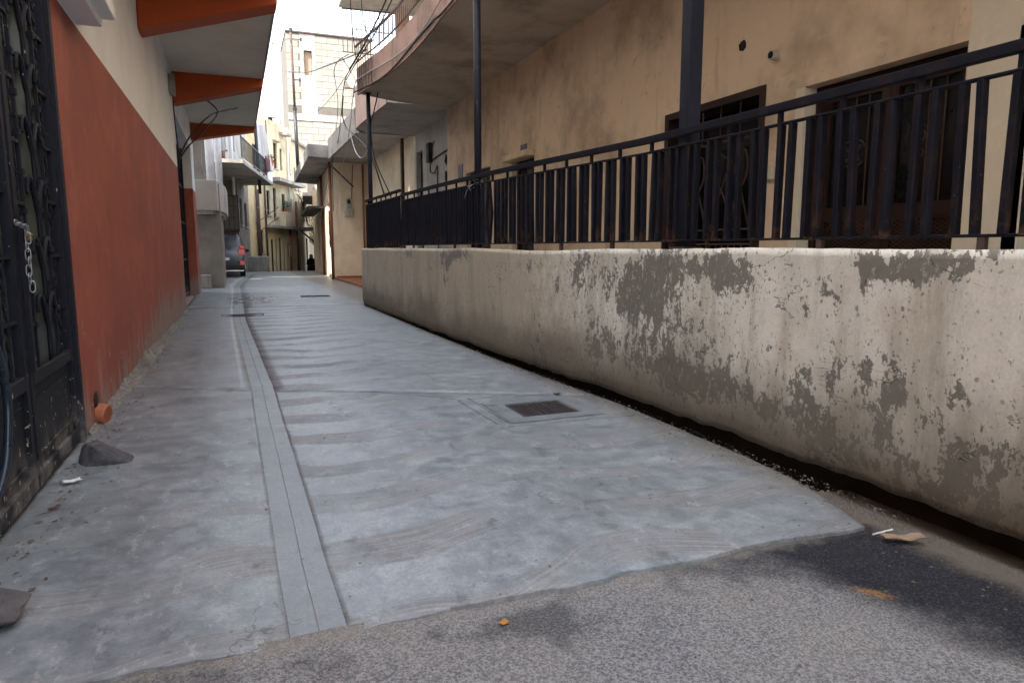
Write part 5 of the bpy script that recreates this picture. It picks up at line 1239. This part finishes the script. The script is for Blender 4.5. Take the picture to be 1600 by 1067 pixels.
quad_panel('rear_window', [(CX-.66, CY+.165, 1.16), (CX+.66, CY+.165, 1.16), (CX+.60, CY+.39, 1.60), (CX-.60, CY+.39, 1.60)], 'car_glass', (0, -.03, .012))
for s in (-1, 1):
    quad_panel('side_window', [(CX+s*.88, CY+.55, 1.10), (CX+s*.885, CY+2.75, 1.08), (CX+s*.735, CY+2.3, 1.62), (CX+s*.735, CY+.72, 1.64)], 'car_glass', (s*.012, 0, .004))
    tl = MB(); tl.box(CX+s*.60, CX+s*.86, CY+.0, CY+.24, .90, 1.18); tl.box(CX+s*.66, CX+s*.84, CY+.12, CY+.34, 1.181, 1.32); tl.build('tail_light', 'tail', car, bevel=.02)
    MB().box(CX+s*.64, CX+s*.84, CY-.025, CY+.1, .50, .70).build('fog_light', 'tail', car, bevel=.015)
    MB().box(CX+s*.62, CX+s*.70, CY-.006, CY+.1, 1.02, 1.10).build('indicator', 'amber', car, bevel=.01)
    blob('mirror', 'blackmetal', car, (CX+s*1.0, CY+2.75, 1.10), (.10, .07, .08), .05, sub=2)
    for yy in (.85, 3.55):
        w = MB(); x = CX+s*.76
        w.tube([(x-.11, CY+yy, .36), (x-.09, CY+yy, .36), (x+.09, CY+yy, .36), (x+.11, CY+yy, .36)], [.32, .36, .36, .32], 24); w = w.build('wheel', 'tyre', car, smooth=False); ORG[w.name] = ORG[car.name]
        MB().tube([(x+s*.10, CY+yy, .36), (x+s*.118, CY+yy, .36)], .22, 16).build('rim', 'chrome', w)
MB().box(CX-.84, CX+.84, CY-.05, CY+.12, .34, .52).build('rear_bumper', 'bumper', car, bevel=.03)
MB().box(CX-.80, CX+.80, CY-.062, CY-.02, .245, .30).build('bumper_trim', 'chrome', car, bevel=.01)
MB().box(CX-.26, CX+.26, CY-.015, CY+.02, .70, .82).build('number_plate', 'colwhite', car)
for s in (-1, 1): MB().tube([(CX+s*.60, CY+.6, 1.77), (CX+s*.60, CY+2.3, 1.79)], .02, 6).build('roof_bar', 'chrome', car)

# white van at the bend
VX, VY = at(488.5, 385, 60).x, 60.0
van = thing('white_van', (VX, VY, prof(VY)), 'white van with blue-tinted windscreen at the bend', 'van'); z0 = prof(VY)
stv = [(0, .5, .85, .95, .78, .82, .74), (.10, .35, 1.0, 1.1, .84, .87, .78), (.55, .32, 1.1, 1.25, .86, .89, .78), (1.2, .32, 1.1, 2.05, .87, .89, .68), (1.6, .32, 1.1, 2.2, .87, .89, .72), (4.4, .32, 1.1, 2.22, .87, .89, .73), (4.6, .4, 1.05, 2.0, .84, .86, .70)]
rg = body_ring(VX, VY); loft([(a, b+z0, c+z0, d+z0, e, f, g2_) for a, b, c, d, e, f, g2_ in stv], rg).build('body', 'van', van, smooth=True, bevel=.01)
car_, car = car, van
quad_panel('windscreen', [(VX-.74, VY+.56, z0+1.28), (VX+.74, VY+.56, z0+1.28), (VX+.62, VY+1.17, z0+2.0), (VX-.62, VY+1.17, z0+2.0)], 'car_glass', (0, -.03, .02))
for s in (-1, 1):
    MB().box(VX+s*.52, VX+s*.80, VY-.02, VY+.15, z0+.80, z0+.98).build('headlight', 'chrome', van, bevel=.02)
    for yy in (.95, 3.7):
        x = VX+s*.76; w = MB().tube([(x-.1, VY+yy, z0+.33), (x+.1, VY+yy, z0+.33)], .33, 20).build('wheel', 'tyre', van); ORG[w.name] = ORG[van.name]
        MB().tube([(x+s*.09, VY+yy, z0+.33), (x+s*.11, VY+yy, z0+.33)], .2, 14).build('rim', 'chrome', w)
MB().box(VX-.45, VX+.45, VY-.03, VY+.1, z0+.78, z0+.92).build('grille', 'blackmetal', van); MB().box(VX-.84, VX+.84, VY-.06, VY+.12, z0+.40, z0+.62).build('bumper', 'bumper', van, bevel=.03)
car = car_

# ------------------------------------------------------------------ woman in black at the crest
PX_, PY_ = at(486.5, 410, 48.5).x, 48.5; PZ_ = prof(PY_)
pr = thing('person', (PX_, PY_, PZ_), 'person in long black robe and headscarf standing at the bend', 'person')
J = [((0,0,.92), .14), ((0,0,1.15), .13), ((0,0,1.36), .15), ((0,0,1.46), .055), ((0,-.01,1.54), .085), ((0,-.01,1.64), .075),
     ((.19,0,1.36), .06), ((.25,.0,1.10), .05), ((.10,-.20,1.05), .04), ((.05,-.25,1.06), .032), ((-.19,0,1.36), .06), ((-.25,0,1.10), .05), ((-.10,-.20,1.02), .04), ((-.04,-.25,1.03), .032),
     ((.10,0,.88), .11), ((.11,-.02,.48), .075), ((.11,.0,.08), .05), ((.11,-.13,.04), .04), ((-.10,0,.88), .11), ((-.11,.02,.48), .075), ((-.11,.04,.08), .05), ((-.11,-.09,.04), .04)]
Ed = [(0,1),(1,2),(2,3),(3,4),(4,5),(2,6),(6,7),(7,8),(8,9),(2,10),(10,11),(11,12),(12,13),(0,14),(14,15),(15,16),(16,17),(0,18),(18,19),(19,20),(20,21)]
me = bpy.data.meshes.new('body'); me.from_pydata([j[0] for j in J], Ed, []); bo = bpy.data.objects.new('body', me); COL.objects.link(bo); bo.parent = pr
mo = bo.modifiers.new('skin', 'SKIN'); bo.modifiers.new('sub', 'SUBSURF').render_levels = 2
for i, (_, r) in enumerate(J): me.skin_vertices[0].data[i].radius = (r, r)
me.skin_vertices[0].data[0].use_root = True; me.materials.append(M['skin'])
def lathe(prof_, n=18, sx=1, sy=.8):
    mb = MB()
    for x, z, dy in prof_: mb.v += [(PX_+x*sx*math.cos(2*math.pi*k/n), PY_+dy+x*sy*math.sin(2*math.pi*k/n), PZ_+z) for k in range(n)]
    for i in range(len(prof_)-1):
        for k in range(n): k2 = (k+1) % n; mb.f.append((i*n+k, i*n+k2, (i+1)*n+k2, (i+1)*n+k))
    return mb
lathe([(.33, .06, 0), (.29, .5, 0), (.235, .95, 0), (.24, 1.2, 0), (.25, 1.36, 0), (.15, 1.45, 0), (.09, 1.48, 0)]).build('robe', 'cloth_black', pr, smooth=True)
mb = MB()
for s in (-1, 1): mb.tube([(PX_+s*.19, PY_, PZ_+1.37), (PX_+s*.27, PY_, PZ_+1.10), (PX_+s*.12, PY_-.19, PZ_+1.05)], [.085, .085, .075], 10)
mb.build('sleeve', 'cloth_black', pr, smooth=True)
hs = MB(); n = 18
for i, (r, z, dy) in enumerate([(.20, 1.36, .02), (.13, 1.45, .02), (.115, 1.53, .03), (.125, 1.60, .03), (.115, 1.67, .03), (.06, 1.72, .03), (.005, 1.735, .03)]):
    for k in range(n): a = 2*math.pi*k/n; f = max(0, -math.sin(a))**3; rr = r*(1-.45*f*(2 <= i <= 4)); hs.v.append((PX_+rr*math.cos(a), PY_+dy+rr*math.sin(a), PZ_+z))
for i in range(6):
    for k in range(n): k2 = (k+1) % n; hs.f.append((i*n+k, i*n+k2, (i+1)*n+k2, (i+1)*n+k))
hs.build('headscarf', 'cloth_black', pr, smooth=True)
fc = MB(); fc.box(PX_-.012, PX_+.012, PY_-.115, PY_-.085, PZ_+1.565, PZ_+1.60)
fc.build('nose', 'skin', pr, bevel=.004)

# ------------------------------------------------------------------ small things on the ground
for i, (c, s, r) in enumerate((((.92, 38.75, .36), (.36, .28, .40), .3), ((1.32, 39.75, .36), (.36, .28, .40), 1.2))):
    o = MB().box(-s[0], s[0], -s[1], s[1], -.42, .40).build('stone_block', 'rough_c', bevel=.05); o.location = (c[0], c[1], .38); o.rotation_euler = (0, .02, R(66)+.1*i)
    tag(o, ('rough cut stone block just behind the parked car', 'rough cut stone block with a low pipe beside it, the further one')[i], 'stone block', 'stone blocks along the left row')
tag(rockhull('rock', 'rock', (-.775, 4.36, .035), (.215, .115, .115), 4, -.3), 'dark basalt rock lying at the right gate hinge', 'rock')
tag(rockhull('rock', 'rock', (-.83, 2.50, .03), (.21, .15, .10), 9, .5), 'flat pale-topped rock at the left edge near the asphalt', 'rock')
# clay pipe end at the foot of the red wall
cp = thing('clay_pipe', (LX, 5.36, 0), 'orange clay pipe end poking out at the foot of the red wall', 'pipe')
mb = MB(); a = Vector((LX-.05, 5.38, .075)); dr = Vector((1, -.30, -.16)).normalized()
mb.tube([a, a+dr*.115, a+dr*.125, a+dr*.125, a+dr*.05], [.070, .072, .066, .054, .05], 22, cap=False); mb.build('barrel', 'clay', cp)
MB().tube([a+dr*.06, a+dr*.07], .055, 18).build('mud_plug', 'clay', cp)
blob('broken_hole', 'void', cp, (LX+.004, 5.34, .16), (.012, .05, .06), .3, seed=5)
def scrap(name, mat, c, w, l, rz, label, cat, seed, curl=.02, n=7):
    mb = MB(); pts = []
    for j in range(n+1):
        for i in range(n+1):
            s, t = i/n-.5, j/n-.5; e = 1+.35*mnoise.noise((s*4, t*4, seed)); x, y = s*w*e, t*l*e
            mb.v.append((x, y, .006+curl*(abs(s)+abs(t))*(.5+.8*mnoise.noise((s*2+seed, t*2, 1))**2)+.004*mnoise.noise((s*8, t*8, seed))))
    for j in range(n):
        for i in range(n): k = j*(n+1)+i; mb.f.append((k, k+1, k+n+2, k+n+1))
    o = mb.build(name, mat, smooth=True); c = (c[0], c[1], (asph_z(c[0], c[1]) if c[1] < 2.05 else lane_z(c[0], c[1]))+.001); o.location = c; o.rotation_euler.z = rz; m_ = o.modifiers.new('thick', 'SOLIDIFY'); m_.thickness = .003
    return tag(o, label, cat)
scrap('cardboard_scrap', 'card', (2.52, 1.90, -.045), .17, .05, -.35, 'torn brown cardboard strip on the asphalt by the wall gap', 'litter', 3, .05)
scrap('paper_scrap', 'paper', (-.84, 3.98, .004), .075, .045, .3, 'crumpled white paper scrap under the gate', 'litter', 5, .03)
scrap('dry_leaf', 'leaf_dry', (.75, 1.94, -.024), .03, .02, .4, 'tiny orange leaf on the asphalt in the foreground', 'leaf', 8, .01)
scrap('sweet_wrapper', 'cloth_red', (-.84, 3.60, .004), .06, .015, .9, 'small red wrapper on the lane by the gate', 'litter', 9, .02)
scrap('dark_scrap', 'cable', (2.40, 4.98, .0), .06, .035, .2, 'small dark scrap behind the square drain', 'litter', 13, .02)
tag(MB().tube([(2.46, 2.0, asph_z(2.46, 2.0)+.006), (2.60, 2.02, asph_z(2.60, 2.02)+.010)], .004, 8).build('drinking_straw', 'paper'), 'white drinking straw beside the torn cardboard', 'litter')
# grit and pebbles: too many and too small to count
def grit(name, n, fn, smin, smax, label):
    mb = MB()
    for _ in range(n):
        x, y, z = fn(); s = random.uniform(smin, smax)*random.choice((.6, .8, 1, 1, 1.6)); a = random.uniform(0, 6.28); v = []
        for k in range(5): v.append((x+s*math.cos(a+k*1.257)*random.uniform(.7, 1.2), y+s*math.sin(a+k*1.257)*random.uniform(.7, 1.2), z-.001))
        v.append((x+s*.2*random.uniform(-1, 1), y+s*.2*random.uniform(-1, 1), z+s*random.uniform(.5, .9)))
        mb.add(v, [(0,1,5),(1,2,5),(2,3,5),(3,4,5),(4,0,5)])
    return tag(mb.build(name, 'pebble', merge=False), label, 'gravel', kind='stuff')
def g_wall():
    y = random.uniform(1.0, 14); x = wallx(y)-abs(random.gauss(0, .16))+.05
    return x, y, (asph_z(x, y) if y < 2.08 else lane_z(x, y))
grit('gravel', 2600, g_wall, .0018, .0075, 'loose grit gathered along the foot of the peeling wall')
def g_corner():
    y = random.uniform(.7, 3.2); x = 2.84-abs(random.gauss(0, .13)); return x, y, (asph_z(x, y) if y < 2.08 or x > rx(y) else lane_z(x, y))
grit('gravel', 1600, g_corner, .002, .008, 'dirt and grit heaped in the corner where lane, asphalt and wall meet')
def g_left():
    y = random.uniform(2.2, 14); x = LX+.03+abs(random.gauss(0, .09)); return x, y, lane_z(x, y)
grit('gravel', 650, g_left, .002, .009, 'loose crumbs along the foot of the red wall and gate')
mb = MB()
for _ in range(130):
    y = 2.3+random.random()**1.3*7; x = LX+.05+abs(random.gauss(0, .10)); z = lane_z(x, y)+.003; a = random.uniform(0, 6.28); L = random.uniform(.006, .022); w = L*random.uniform(.25, .6)
    ca, sa = math.cos(a), math.sin(a); mb.add([(x, y, z), (x+ca*L-sa*w, y+sa*L+ca*w, z+random.uniform(0, .008)), (x+ca*2*L, y+sa*2*L, z+.002), (x+ca*L+sa*w, y+sa*L-ca*w, z+random.uniform(0, .006))], [(0,1,2,3)])
tag(mb.build('leaf_litter', 'card2', merge=False), 'dry leaf crumbs swept along the foot of the red wall and gate', 'leaf litter', kind='stuff')
def g_asph():
    x = random.uniform(-1, 2.7); y = random.uniform(.6, 2.05); return x, y, asph_z(x, y)
grit('gravel', 420, g_asph, .0015, .006, 'scattered grit on the worn asphalt')
def g_lane():
    x = random.uniform(-.8, 2.5); y = 2.1+random.random()**2*12; return x, y, lane_z(x, y)
grit('gravel', 260, g_lane, .002, .006, 'sparse grit scattered over the concrete lane')

for o in bpy.data.objects:                  # wire mesh, grate bars, louvres and leaves: too small to pick apart one by one
    if o.parent and o.name.split('.')[0] in ('mesh_panel', 'bar_grid', 'foliage', 'crown', 'shutter'): o['kind'] = 'stuff'
